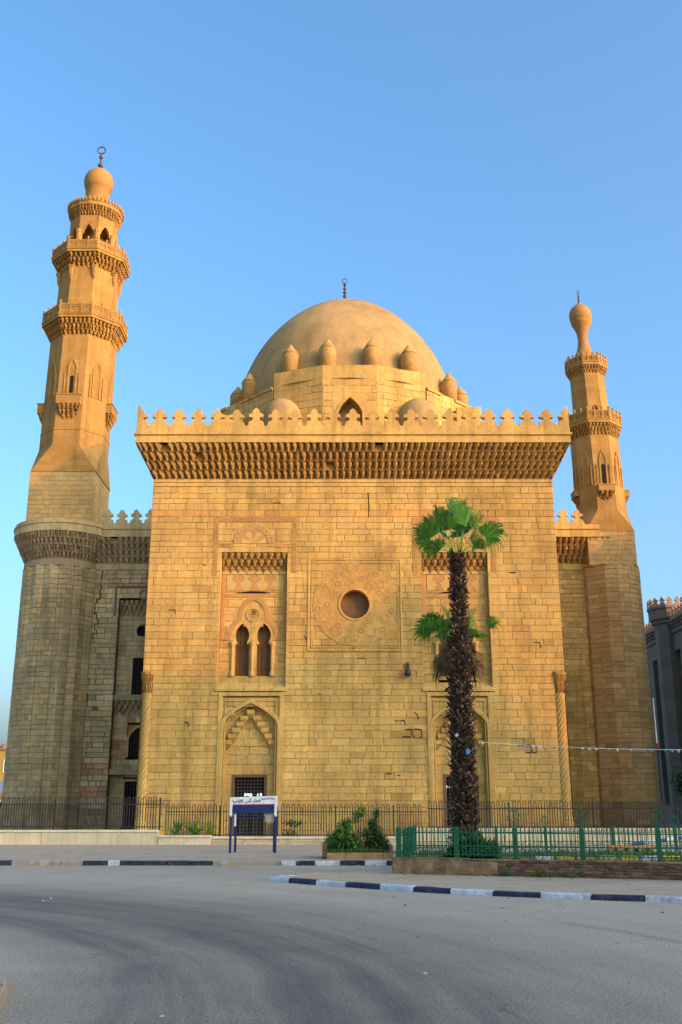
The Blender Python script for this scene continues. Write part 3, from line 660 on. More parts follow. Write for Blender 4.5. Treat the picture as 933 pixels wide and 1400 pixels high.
def disc():
    rng = random.Random(5); cx, cz = DC
    o = bpy.data.objects.new('roundel', None); C.objects.link(o); o.parent = maus; o['_o'] = (cx, YF, cz); o.location = (cx-XC, 0, cz)
    b = MB(); N_ = 40; ang = [2*pi*i/N_ for i in range(N_+1)]
    for k in range(N_):
        a0, a1 = ang[k], ang[k+1]; t = rng.uniform(.93,1.06)
        for r0, r1, yy in ((OR+.1,DR-.25,YF-.022),(DR-.25,DR,YF-.026)):
            b.poly([(cx+r0*cos(a0),yy,cz+r0*sin(a0)),(cx+r1*cos(a0),yy,cz+r1*sin(a0)),(cx+r1*cos(a1),yy,cz+r1*sin(a1)),(cx+r0*cos(a1),yy,cz+r0*sin(a1))], 0, t)
        b.poly([(cx+DR*cos(a0),YF-.026,cz+DR*sin(a0)),(cx+DR*cos(a0),YF+.05,cz+DR*sin(a0)),(cx+DR*cos(a1),YF+.05,cz+DR*sin(a1)),(cx+DR*cos(a1),YF-.026,cz+DR*sin(a1))], 0, t)
        b.poly([(cx+(DR-.25)*cos(a0),YF-.022,cz+(DR-.25)*sin(a0)),(cx+(DR-.25)*cos(a0),YF-.026,cz+(DR-.25)*sin(a0)),(cx+(DR-.25)*cos(a1),YF-.026,cz+(DR-.25)*sin(a1)),(cx+(DR-.25)*cos(a1),YF-.022,cz+(DR-.25)*sin(a1))], 0, t)
    b.build('disc_panel', PINKD, o)
    b = MB()
    for ring, nn, rr in ((1.55,7,.30),(2.28,11,.34)):
        for k in range(nn):
            a = 2*pi*(k+.2*(ring > 2))/nn; x, z = cx+ring*cos(a), cz+ring*sin(a); s_ = 1 if k % 2 else -1
            arcstrip(b, x, z, rr, a-1.9*s_, a+2.1*s_, .085, YF-.042, YF-.01, 0, rng.uniform(.75,1.0), 9)
            arcstrip(b, x, z, rr*.5, a+.6*s_, a+4.0*s_, .07, YF-.038, YF-.01, 0, rng.uniform(.75,1.0), 7)
            xo, zo = cx+(ring+.36)*cos(a+pi/nn), cz+(ring+.36)*sin(a+pi/nn)
            arcstrip(b, xo, zo, .17, 0, 2*pi, .07, YF-.036, YF-.01, 1, rng.uniform(.8,1.1), 8)
    b.build('scrollwork', [PALED, GREYST], o)
    b = MB(); arcstrip(b, cx, cz, OR+.07, 0, 2*pi, .15, YF-.08, YF+.05, 0, 1, 32)
    b.loft([[(cx+OR*cos(a),yy,cz+OR*sin(a)) for a in ang[:-1]] for yy in (YF-.02, YF+.9)], True, False, False, 0)
    b.poly([(cx+OR*cos(a),YF+.55,cz+OR*sin(a)) for a in ang[:-1]], 1)
    b.build('oculus', [PALED, BOARD], o)
    b = MB()
    for d_, wd, pr in ((3.27,.13,.05),(3.05,.07,.03)): b.strip([(cx-d_,cz-d_),(cx-d_,cz+d_),(cx+d_,cz+d_),(cx+d_,cz-d_),(cx-d_,cz-d_)], wd, YF-pr, YF+.03)
    b.build('square_frame', STONE, o)
PINKD = mat('roundel_stone', (.475,.272,.068), noise=.2, scale=.9, fine=.15, fscale=4, bump=.4, stain=(1.1,.5,(.36,.24,.13)))
PALED = mat('scroll_stone', (.52,.31,.085), noise=.15, scale=.9, fine=.15, fscale=4, bump=.4)
disc()
def corner_column(x, y):
    o = bpy.data.objects.new('corner_column', None); C.objects.link(o); o.parent = maus; o['_o'] = (x,y,0); o.location = (x-XC, y-YF, 0)
    b = MB(); rings = []; n = 60; nz = 170; z0, z1 = 1.15, 9.5
    for k in range(nz+1):
        z = z0+(z1-z0)*k/nz; rings.append([(x+(.36+.07*abs(cos(5*(2*pi*i/n)-z*7.5)))*cos(2*pi*i/n), y+(.36+.07*abs(cos(5*(2*pi*i/n)-z*7.5)))*sin(2*pi*i/n), z) for i in range(n)])
    b.loft(rings, True); b.build('twisted_shaft', STONE, o, smooth=True)
    b = MB(); b.lathe(x, y, [(.56,0),(.56,.5),(.50,.55),(.50,.95),(.44,1.05),(.46,1.17)], 12); b.build('plinth', STONE, o)
    b = MB(); oct_ = [(x+.40*cos(pi/4*i+pi/8), y+.40*sin(pi/4*i+pi/8)) for i in range(8)]
    muqarnas(b, oct_, 9.45, 10.75, .16, 2, .2, random.Random(3)); prism(b, offs(oct_, .15), 10.75, 10.95); b.build('capital', [CARVED, CARVED], o)
corner_column(XL+.42, YF+.30); corner_column(XR-.42, YF+.30)
b = MB()
for x0, x1 in ((XL,XL+.74),(XR-.74,XR)): b.box(x0, x1, YF+.55, YF+.7, 0, 10.95); b.box(x0, x1, YF+.02, YF+.6, 10.93, 11.0)
b.build('column_recess', STONE, maus)

# ------------------------------------------------------------------ dome on the tomb
TURRET = mat('turret_plaster', (.42,.245,.075), noise=.2, scale=1.2, fine=.12, fscale=6, bump=.4, bscale=5, stain=(.9,.45,(.30,.18,.06)))
def dome():
    cx, cy = .70, 83.5; rng = random.Random(9)
    b = MB(); R_ = [(XL-.9,YF-.9),(XR+.9,YF-.9),(XR+.9,YB),(XL-.9,YB)]; b.poly([(x,y,28.64) for x,y in R_]); b.build('roof', DUST, maus)
    d = bpy.data.objects.new('drum', None); C.objects.link(d); d.parent = maus; d['_o'] = (cx,cy,28.6); d.location = (cx-XC, cy-YF, 28.6)
    AP = 10.78
    oc = [(cx+AP/cos(pi/8)*cos(pi/4*i+pi/8-pi/2), cy+AP/cos(pi/8)*sin(pi/4*i+pi/8-pi/2)) for i in range(8)]
    b = MB(); st, bk = [], []
    sx16 = [(cx+10.95*cos(-pi/2+radians(a)), cy+10.95*sin(-pi/2+radians(a))) for a in (-33.75,-11.25,11.25,33.75)]
    # octagonal zone, each face in courses
    def face(p, q, z0, z1, ch=.55, ln=1.1, blk=None, m=(0,1)):
        L = hypot(q[0]-p[0], q[1]-p[1]); u = ((q[0]-p[0])/L, (q[1]-p[1])/L); fr = Fr(p, u, (u[1], -u[0]))
        wall(b, fr, 0, L, z0, z1, rng, ch, ln, blk, amp=.06, gap=.008, bev=.02)
    for i in range(8):
        if i in (7,): continue
        p, q = oc[i], oc[(i+1) % 8]
        if i == 0: p = lerp(p, q, .27)
        if i == 6: q = lerp(p, q, .73)
        face(p, q, 28.6, 34.3)
    for k in range(3):
        p, q = sx16[k], sx16[k+1]; L = hypot(q[0]-p[0], q[1]-p[1])
        face(p, q, 28.6, 35.45, blk=(lambda a, c: [(L/2-1.3, L/2+1.3)] if (a+c)/2 < 33.2 else []) if k == 1 else None)
    stuff(b.build('stonework', [STONE, MORTAR], d))
    b = MB()
    for rot, z, rr in ((0,35.47,1.0),): b.poly([(cx+10.9*cos(2*pi*i/32), cy+10.9*sin(2*pi*i/32), 34.32) for i in range(32)], 0)
    prism(b, [sx16[0],sx16[1],sx16[2],sx16[3],(sx16[3][0],cy-7),(sx16[0][0],cy-7)], 34.2, 35.46, 0, 1)
    # broken ledge under the parapet
    for i in (0,1,6,5,2):
        p, q = offs(oc, .12)[i], offs(oc, .12)[(i+1) % 8]; L = hypot(q[0]-p[0], q[1]-p[1]); t = .27 if i == 0 else 0.0; te = .73 if i == 6 else 1.0
        while t < te:
            e = min(te, t+rng.uniform(.08,.2))
            if rng.random() > .18:
                a, c = lerp(p,q,t+.004), lerp(p,q,e-.004); ai, ci = lerp(a,(cx,cy),.05), lerp(c,(cx,cy),.05); zz = rng.uniform(-.03,.03)
                b.loft([[(a[0],a[1],z),(c[0],c[1],z),(ci[0],ci[1],z),(ai[0],ai[1],z)] for z in (34.05+zz,34.27+zz)], True, True, True, 0, rng.uniform(.8,1))
            t = e
    b.build('parapet', STONE, d)
    # arched window in the front face
    b = MB(); yf = cy-10.74; w_ = 1.03; ap = arch_pts(w_, 1.5, 10)
    path = [(cx-w_,28.6)]+[(cx+x,31.3+z) for x,z in ap]+[(cx+w_,28.6)]
    hd = [(cx-1.36,28.6),(cx-1.36,33.5),(cx+1.36,33.5),(cx+1.36,28.6),(cx+w_,28.6)]+[(cx+x,31.3+z) for x,z in ap][::-1]+[(cx-w_,28.6)]
    b.extr(hd, yf-.0, yf+.3)
    b.strip(path, .16, yf-.07, yf+.1); b.loft([[(x,yy,z) for x,z in path] for yy in (yf-.02,yf+1.5)], False)
    b.extr([(cx-1.0,28.6),(cx-1.0,30.4),(cx+1.0,30.4),(cx+1.0,28.6)], yf+.5, yf+.6, 1); b.poly([(cx-1.2,yf+1.5,28.6),(cx+1.2,yf+1.5,28.6),(cx+1.2,yf+1.5,33),(cx-1.2,yf+1.5,33)], 1)
    b.extr([(cx+.1,28.7),(cx+.1,29.75),(cx+.85,29.75),(cx+.85,28.7)], yf+.46, yf+.5, 2)
    b.build('arched_window', [STONE, STONE_D, VOID], d)
    # rounded squinch backs on the diagonals
    for sx in (-1,1):
        for sy in (-1,):
            x, y = cx+sx*5.35, cy+sy*9.75; q = MB(); r = 1.62
            q.lathe(x, y, [(r,28.6),(r,31.0)]+[(r*cos(a), 31.0+1.95*sin(a)) for a in [pi/2*i/8 for i in range(1,8)]]+[(.02,32.95)], 20); q.build('squinch_dome', PLASTER, d, (x,y,28.6), smooth=True)
    for sx, sy in ((-1,0),(1,0)):      # stepped corner blocks seen at the edges
        q = MB(); X = cx+sx*9.7; q.bbox(X-1.0, X+1.0, cy-7.4, cy-5.6, 28.6, 33.3 if sx > 0 else 32.6, .06); q.build('corner_block', STONE, d, (X,cy-6.5,28.6))
    # shell of the dome
    dm = bpy.data.objects.new('dome', None); C.objects.link(dm); dm.parent = maus; dm['_o'] = (cx,cy,35); dm.location = (cx-XC, cy-YF, 35)
    R, z0, H = 9.65, 34.5, 12.0; prof = [(R,34.2)]
    for i in range(37):
        t = i/36*pi/2; prof.append((max(.01, R*max(0,cos(t))**1.25), z0+H*sin(t)))
    b = MB(); b.lathe(.42, cy, prof, 72); b.build('shell', PLASTER, dm, smooth=True)
    ring_finial(dm, .35, cy, 46.75, 49.2, .22, .19, BRONZE, 5)
    for a in (-75,-57,-28.7,-10.2,10.2,28.7,57,75,105,123,151,170,190,209,237,255):
        A = -pi/2+radians(a); x, y = cx+10.0*cos(A), cy+10.0*sin(A); b = MB(); r = .66; zb = 35.2 if abs(a) < 40 else 34.2
        zt = zb+2.0; b.lathe(x, y, [(r,zb),(r*1.02,zt-.2),(r*1.02,zt+.02)], 16); b.lathe(x, y, [(r*1.06,zt+.02),(r*.80,zt+.32),(r*.45,zt+.64),(.03,zt+1.0)], 16)
        bx, by = cx+8.7*cos(A), cy+8.7*sin(A); b.tube([(x,y,zt-.5),(bx,by,zt-.2)], .5, 8)
        b.build('turret', TURRET, dm, (x,y,zb), smooth=True)
dome()
# ------------------------------------------------------------------ wing walls either side
YW = 97.0
def wing(name, label, x0, x1, sd, niche_x=None, merl=None):
    rng = random.Random(sd); t = thing(name, label, 'wall', ((x0+x1)/2, YW, 0)); xc = (x0+x1)/2
    fr = Fr((0,YW), (1,0), (0,-1)); old = niche_x is not None
    SM, MM, CM = (STONE_D, MORTAR_D, CARVED_D) if old else (STONE, MORTAR, CARVED)
    NWd = 2.45
    def blk(a, c):
        if niche_x is None: return []
        z = (a+c)/2
        return [(niche_x-NWd, niche_x+NWd)] if .0 < z < 21.6 else []
    st, bk = layout(x0, x1, courses(0, 24.6, .49, rng), .95, rng, blk); b = MB()
    for s in st:
        tt = tint_of(rng, .11); z = (s[2]+s[3])/2
        if old:
            if 22.9 < z < 23.35: tt = (tt[0]*1.0, tt[1]*.72, tt[2]*.78)
            if 2.2 < z < 6.6 and int(z/.98) % 2: tt = (tt[0]*.9, tt[1]*.66, tt[2]*.66)
            elif 2.2 < z < 6.6: tt = tuple(q*1.12 for q in tt)
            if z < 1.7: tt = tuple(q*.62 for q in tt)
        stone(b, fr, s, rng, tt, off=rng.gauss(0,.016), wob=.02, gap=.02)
    stuff(b.build('stonework', SM, t)); b = MB(); backing(b, fr, bk, -.05, 0)
    if old:                                             # the settlement crack: a ragged step joint
        z = 10.0; x = x0+2.2
        while z < 24.4:
            h = rng.uniform(.35,.6); nx = x+rng.uniform(-.35,.4); b.box(x-.035, x+.035, YW-.035, YW, z, z+h, 1); b.box(min(x,nx)-.035, max(x,nx)+.035, YW-.036, YW, z+h-.03, z+h+.03, 1); x = min(x0+3.2, max(x0+1.6, nx)); z += h
    b.build('wall_core', [MM, VOID], t)
    if niche_x is not None:
        cx = niche_x; y = YW+.75; o = bpy.data.objects.new('window_niche', None); C.objects.link(o); o.parent = t; o['_o'] = (cx,YW,0); o.location = (cx-xc,0,0)
        F2 = Fr((0,y), (1,0), (0,-1)); b = MB()
        def hb(a, c):
            z = (a+c)/2; iv = []
            if 17.9 < z < 19.3: iv.append((cx-.75,cx+.75))
            if 12.4 < z < 16.3: iv.append((cx-1.1,cx+1.1))
            if 6.4 < z < 9.7: iv.append((cx-1.05,cx+1.05))
            if z < 4.7: iv.append((cx-1.2,cx+1.2))
            return iv
        st, bk = layout(cx-NWd, cx+NWd, courses(0, 21.6, .49, rng), .8, rng, hb)
        for s in st:
            tt = tint_of(rng, .1); z = (s[2]+s[3])/2
            if 4.7 < z < 11 and rng.random() < .5: tt = (tt[0]*.95, tt[1]*.62, tt[2]*.62)
            stone(b, F2, s, rng, tt)
        backing(b, F2, bk)
        for sx in (-1,1): b.poly([(cx+sx*NWd,YW,0),(cx+sx*NWd,y,0),(cx+sx*NWd,y,21.6),(cx+sx*NWd,YW,21.6)], 1)
        b.poly([(cx-NWd,YW,21.6),(cx+NWd,YW,21.6),(cx+NWd,y,21.6),(cx-NWd,y,21.6)], 1)
        stuff(b.build('back_wall', [STONE_D, MORTAR_D], o))
        b = MB(); muqarnas(b, [(cx-NWd,y),(cx+NWd,y)], 20.0, 21.6, .72, 3, .5, rng, False, edges=[0]); stuff(b.build('muqarnas_hood', [CARVED_D, CARVED_D], o))
        b = MB(); muqarnas(b, [(cx-NWd,y),(cx+NWd,y)], 10.4, 11.9, .6, 3, .55, rng, False, edges=[0]); b.box(cx-NWd, cx+NWd, YW+.12, y, 11.9, 12.4); b.box(cx-NWd, cx+NWd, YW+.2, y, 5.0, 5.5); stuff(b.build('muqarnas_ledge', [CARVED_D, CARVED_D], o))
        b = MB(); arcstrip(b, cx, 18.6, .86, 0, 2*pi, .3, y-.08, y+.05, 0, 1, 20); b.poly([(cx+.8*cos(a),y+.3,18.6+.8*sin(a)) for a in [i*pi/8 for i in range(16)]], 1)
        for sx in (-1,1):
            for sz in (-1,1): b.extr([(cx+sx*.78,18.6+sz*.70),(cx+sx*.3,18.6+sz*.74),(cx+sx*.72,18.6+sz*.3)], y-.02, y+.1, 0)
        b.build('oculus', [STONE_D, VOID], o)
        def win(nm, w_, z0, z1, arched):
            p = bpy.data.objects.new(nm, None); C.objects.link(p); p.parent = o; p['_o'] = (cx,y,z0); p.location = (0,.75,z0)
            q = MB(); pts = [(cx-w_,z0)]+([(cx+a,z1-1.2+c) for a,c in arch_pts(w_,1.2,7)] if arched else [(cx-w_,z1),(cx+w_,z1)])+[(cx+w_,z0)]
            q.strip(pts, .22, y-.07, y+.1); q.build('frame', PALE if arched else STONE_D, p)
            if arched:
                q = MB(); q.extr([(cx-w_-.02,z1-1.2)]+[(cx-a*-1 if False else cx+a, z1-1.2+c) for a,c in arch_pts(w_,1.2,7)]+[(cx+w_+.02,z1-1.2),(cx+w_+.02,z1+.1),(cx-w_-.02,z1+.1)], y-.0, y+.2); q.build('spandrel', PINKW, p)
            q = MB(); q.box(cx-w_-.02, cx+w_+.02, y+.5, y+.55, z0-.05, z1+.05, 0)
            for sx in (-1,1): q.poly([(cx+sx*(w_+.01),y,z0),(cx+sx*(w_+.01),y+.5,z0),(cx+sx*(w_+.01),y+.5,z1),(cx+sx*(w_+.01),y,z1)])
            q.build('interior', VOID, p)
            q = MB(); n = 7
            for k in range(1, n): x = cx-w_+2*w_*k/n; q.box(x-.025, x+.025, y+.1, y+.15, z0, z1)
            for k in range(1, 11): z = z0+(z1-z0)*k/11; q.box(cx-w_, cx+w_, y+.05, y+.099, z-.02, z+.02)
            stuff(q.build('grille', IRON, p))
        win('barred_window', 1.0, 12.5, 16.1, False); win('arched_window', .95, 6.6, 9.5, True); win('door', 1.1, .3, 4.5, False)
        b = MB(); b.strip([(cx-NWd-.35,20.0),(cx-NWd-.35,22.9),(cx+NWd+.35,22.9),(cx+NWd+.35,20.0)], .22, YW-.03, YW+.02); arcstrip(b, cx, 22.1, .45, 0, 2*pi, .16, YW-.04, YW, 0, 1, 14); b.build('inlay_band', ROSE, o)
    P = [(x0,YW),(x1,YW),(x1,YW+12),(x0,YW+12)]
    b = MB(); x = x0
    while x < x1-.1: e = min(x1, x+rng.uniform(1.4,2.4)); b.box(x+.012, e-.012, YW-.04, YW+.1, 24.62, 25.2, 0, rng.uniform(.9,1.08)); x = e
    b.build('string_course', SM, t)
    b = MB(); muqarnas(b, P, 25.2, 27.7, 1.15, 4 if old else 3, .55, rng, True, edges=[0]); stuff(b.build('muqarnas_cornice', [CM, CM], t))
    b = MB(); b.box(x0, x1, YW-1.16, YW+.5, 27.7, 28.45); b.box(x0, x1, YW-1.26, YW+.5, 28.46, 28.62); b.box(x0, x1, YW-1.14, YW+.5, 28.63, 28.98); b.box(x0, x1, YW+2.2, YW+12, 0, 28.5); b.box(x0, x1, YW+.5, YW+2.2, 24.7, 28.5); b.build('frieze', SM, t)
    cresting(t, (merl[0], YW-.95), (merl[1], YW-.95), merl[2], 28.95, 1.6, .36, SM)
    return t
wing('mosque_wall', 'shaded stone wall with stacked dark windows in a tall niche, beside the fluted round bastion', -26.5, XL+.0, 41, -19.3, (-23.9, -14.0, 7))
wing('mosque_wall', 'narrow stone wall with sunlit cornice between the tomb block and the smaller minaret', XR, 25.6, 42, None, (15.6, 24.2, 6))

# ------------------------------------------------------------------ minarets
def octo(cx, cy, R): return [(cx+R*cos(-pi/2-pi/8+pi/4*i), cy+R*sin(-pi/2-pi/8+pi/4*i)) for i in range(8)]
def bastion(t, cx, cy, facets, R, z1, rng, mats, sub, ch=.49):     # facets: (angle, radius) of the plan's corners
    b = MB(); zs = courses(0, z1, ch, rng)
    for z0, zz in zip(zs, zs[1:]):
        for (a, r0), (e, r1) in zip(facets, facets[1:]):
            p = (cx+r0*cos(a), cy+r0*sin(a)); q = (cx+r1*cos(e), cy+r1*sin(e)); L = hypot(q[0]-p[0], q[1]-p[1])
            u = ((q[0]-p[0])/L, (q[1]-p[1])/L); fr = Fr(p, u, (u[1],-u[0])); cuts = [0.0]
            if L > sub: cuts.append(L*rng.uniform(.3,.7))
            elif rng.random() < .25: cuts.append(L*rng.uniform(.4,.6))
            cuts.append(L)
            for k, l in zip(cuts, cuts[1:]):
                tt = tint_of(rng, .085)
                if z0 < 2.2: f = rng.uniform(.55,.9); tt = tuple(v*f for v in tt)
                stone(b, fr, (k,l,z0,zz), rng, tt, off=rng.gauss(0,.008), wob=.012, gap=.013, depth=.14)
    stuff(b.build('bastion_stonework', mats[0], t))
    b = MB(); n = len(facets); b.loft([[(cx+(r-.06)*cos(a),cy+(r-.06)*sin(a),z) for a,r in facets] for z in (0,z1)], False); b.build('bastion_core', mats[1], t)
def balcony(t, cx, cy, Rin, R, zm, zp, zt, rng, cw, tiers, sh, nm='balcony'):
    o = bpy.data.objects.new(nm, None); C.objects.link(o); o.parent = t; po = t['_o']; o['_o'] = (cx,cy,zm); o.location = (cx-po[0], cy-po[1], zm-po[2])
    k = cos(pi/8); A = octo(cx, cy, Rin); b = MB()
    muqarnas(b, A, zm, zp, (R-Rin)*k*.94, tiers, cw, rng, True, sh=sh); stuff(b.build('muqarnas', [CARVED, CARVED], o))
    B = octo(cx, cy, R); b = MB(); prism(b, octo(cx,cy,R*1.0), zp, zp+.30, sh=sh); prism(b, octo(cx,cy,R*1.02), zp+.31, zp+.42, sh=sh)
    zz = zp+.42
    for i in range(8):                                  # pierced parapet panels between posts
        p, q = B[i], B[(i+1) % 8]; L = hypot(q[0]-p[0], q[1]-p[1]); n = 3; u = ((q[0]-p[0])/L,(q[1]-p[1])/L); fr = Fr(p, u, (u[1],-u[0])); s_ = sh(zz)
        def bx(a0, a1, d0, d1, z0, z1, m=0, tt=1.0):
            pl = [fr.p(a0,0,d1),fr.p(a1,0,d1),fr.p(a1,0,d0),fr.p(a0,0,d0)]; b.loft([[(x+s_,y,z) for x,y,_ in pl] for z in (z0,z1)], True, True, True, m, tt)
        bx(.02, L-.02, -.10, -.05, zz, zt-.15, 1, .8)
        for j in range(n):
            a0, a1 = L*j/n, L*(j+1)/n; m = (a0+a1)/2; w_ = (a1-a0)
            for da in (-.33,-.11,.11,.33):
                for dz in (.2,.5,.8):
                    if (round(da*10)+round(dz*10)) % 2: bx(m+da*w_-.07*w_, m+da*w_+.07*w_, -.06, -.01, zz+dz*(zt-zz-.2)-.11, zz+dz*(zt-zz-.2)+.11, 0, .95)
            bx(a0+.05, a1-.05, -.05, 0.0, zt-.24, zt-.1)
        for j in range(n+1):
            a = min(L-.07, max(.07, L*j/n)); bx(a-.07, a+.07, -.13, .03, zz, zt)
            x, y, _ = fr.p(a, 0, -.05); b.lathe(x+s_, y, [(.07,zt),(.12,zt+.12),(.09,zt+.24),(.02,zt+.34)], 6)
    b.build('parapet', [SHAFT, CARVED], o); return o
def shaft(t, name, cx, cy, R, z0, z1, sh, mt=None, taper=1.0):
    b = MB(); rings = []
    for k in range(7):
        z = z0+(z1-z0)*k/6; rings.append([(x+sh(z),y,z) for x,y in octo(cx,cy,R*(1+(taper-1)*k/6))])
    b.loft(rings, True, False, True); return b.build(name, mt or SHAFT, t, (cx,cy,z0))
def base_block(t, cx, cy, hw, R, z0, z1, z2, sh, rng):
    sq = [(cx-hw,cy-hw),(cx+hw,cy-hw),(cx+hw,cy+hw),(cx-hw,cy+hw)]; b = MB()
    for i in range(4):
        p, q = sq[i], sq[(i+1) % 4]; L = 2*hw; u = ((q[0]-p[0])/L,(q[1]-p[1])/L)
        wall(b, Fr((p[0]+sh(z0),p[1]), u, (u[1],-u[0])), 0, L, z0, z1, rng, .48, .95, None, amp=.06, gap=.009, bev=.02)
    stuff(b.build('base_stonework', [SHAFT2, MORTAR], t))
    b = MB(); O = octo(cx, cy, R); s1, s2 = sh(z1), sh(z2)
    b.box(sq[0][0]+s1-.04, sq[1][0]+s1+.04, sq[0][1]-.04, sq[2][1]+.04, z1, z1+.10)
    z1 += .1
    Oz = [(x+s2,y,z2) for x,y in O]; Q = [(x+s1,y,z1) for x,y in sq]
    # each square corner: one sloping triangle down from the diagonal octagon edge; cardinal faces fan down to the base edge
    for i in range(4):
        a, c = Oz[2*i], Oz[2*i+1]                        # cardinal face edge i (front, right, back, left)
        b.poly([Q[i], Q[(i+1) % 4], c, a]); d = Oz[(2*i+2) % 8]
        b.poly([Q[(i+1) % 4], d, c])
    b.build('chamfered_base', SHAFT, t)
SHAFT2 = mat('minaret_base_stone', (.48,.30,.105), noise=.16, scale=.4, fine=.12, fscale=6, bump=.4, bscale=7, stain=(.5,.35,(.30,.21,.11)))
def blind_arch(t, cx, cy, R, k, z0, z1, w_, sh, slit=False):       # recessed pointed panel on octagon face k
    O = octo(cx, cy, R); p, q = O[k], O[(k+1) % 8]; L = hypot(q[0]-p[0], q[1]-p[1]); u = ((q[0]-p[0])/L,(q[1]-p[1])/L); s_ = sh((z0+z1)/2)
    fr = Fr((p[0]+s_,p[1]), u, (u[1],-u[0])); m = L/2; b = MB()
    pts = [(-w_,z0)]+[(x,z1-1.0+z) for x,z in arch_pts(w_,1.0,7,.6)]+[(w_,z0)]
    def band(pp, wd, pr, mm, tt=1.0):
        q_ = MB(); q_.strip(pp, wd, -pr, .01); 
        for f in q_.f: b.poly([fr.p(m+q_.v[i][0], q_.v[i][2], -q_.v[i][1]) for i in f], mm, tt)
    band(pts, .16, .09, 0); band([(x*1.0,z) for x,z in [(-w_-.32,z0),(-w_-.32,z1-1.5)]], .10, .10, 0); band([(w_+.32,z0),(w_+.32,z1-1.5)], .10, .10, 0)
    inner = [(x*.9,z) for x,z in pts]; b.poly([fr.p(m+x,z,.012) for x,z in inner], 0, .86)
    if slit: b.poly([fr.p(m+x,z,.03) for x,z in ((-.18,z0+.1),(.2,z0+.1),(.2,z0+2.0),(.12,z0+2.15),(-.1,z0+2.15),(-.18,z0+2.0))], 1)
    b.build('blind_arch', [SHAFT, VOID], t)
def mini_balcony(t, cx, cy, R, k, z0, zt, w_, dp, sh, rng):
    O = octo(cx, cy, R); p, q = O[k], O[(k+1) % 8]; L = hypot(q[0]-p[0], q[1]-p[1]); u = ((q[0]-p[0])/L,(q[1]-p[1])/L); s_ = sh(z0); n = (u[1],-u[0])
    c = (p[0]+q[0])/2+s_, (p[1]+q[1])/2
    A = [(c[0]-u[0]*w_*.75,c[1]-u[1]*w_*.75),(c[0]+u[0]*w_*.75,c[1]+u[1]*w_*.75),(c[0]+u[0]*w_*.75-n[0]*.5,c[1]+u[1]*w_*.75-n[1]*.5),(c[0]-u[0]*w_*.75-n[0]*.5,c[1]-u[1]*w_*.75-n[1]*.5)]
    A = [(a[0]+n[0]*.06,a[1]+n[1]*.06) for a in A]
    b = MB(); zm = z0+(zt-z0)*.58; muqarnas(b, A, z0, zm, dp*.8, 3, .42, rng); prism(b, offs(A, dp*.8), zm, zt-.12); prism(b, offs(A, dp*.88), zt-.11, zt); b.build('small_balcony', [CARVED, CARVED], t)
BULB = mat('bulb_plaster', (.37,.195,.055), noise=.12, scale=.6, fine=.08, fscale=5, bump=.15, bscale=3, stain=(.6,.3,(.33,.20,.08)))
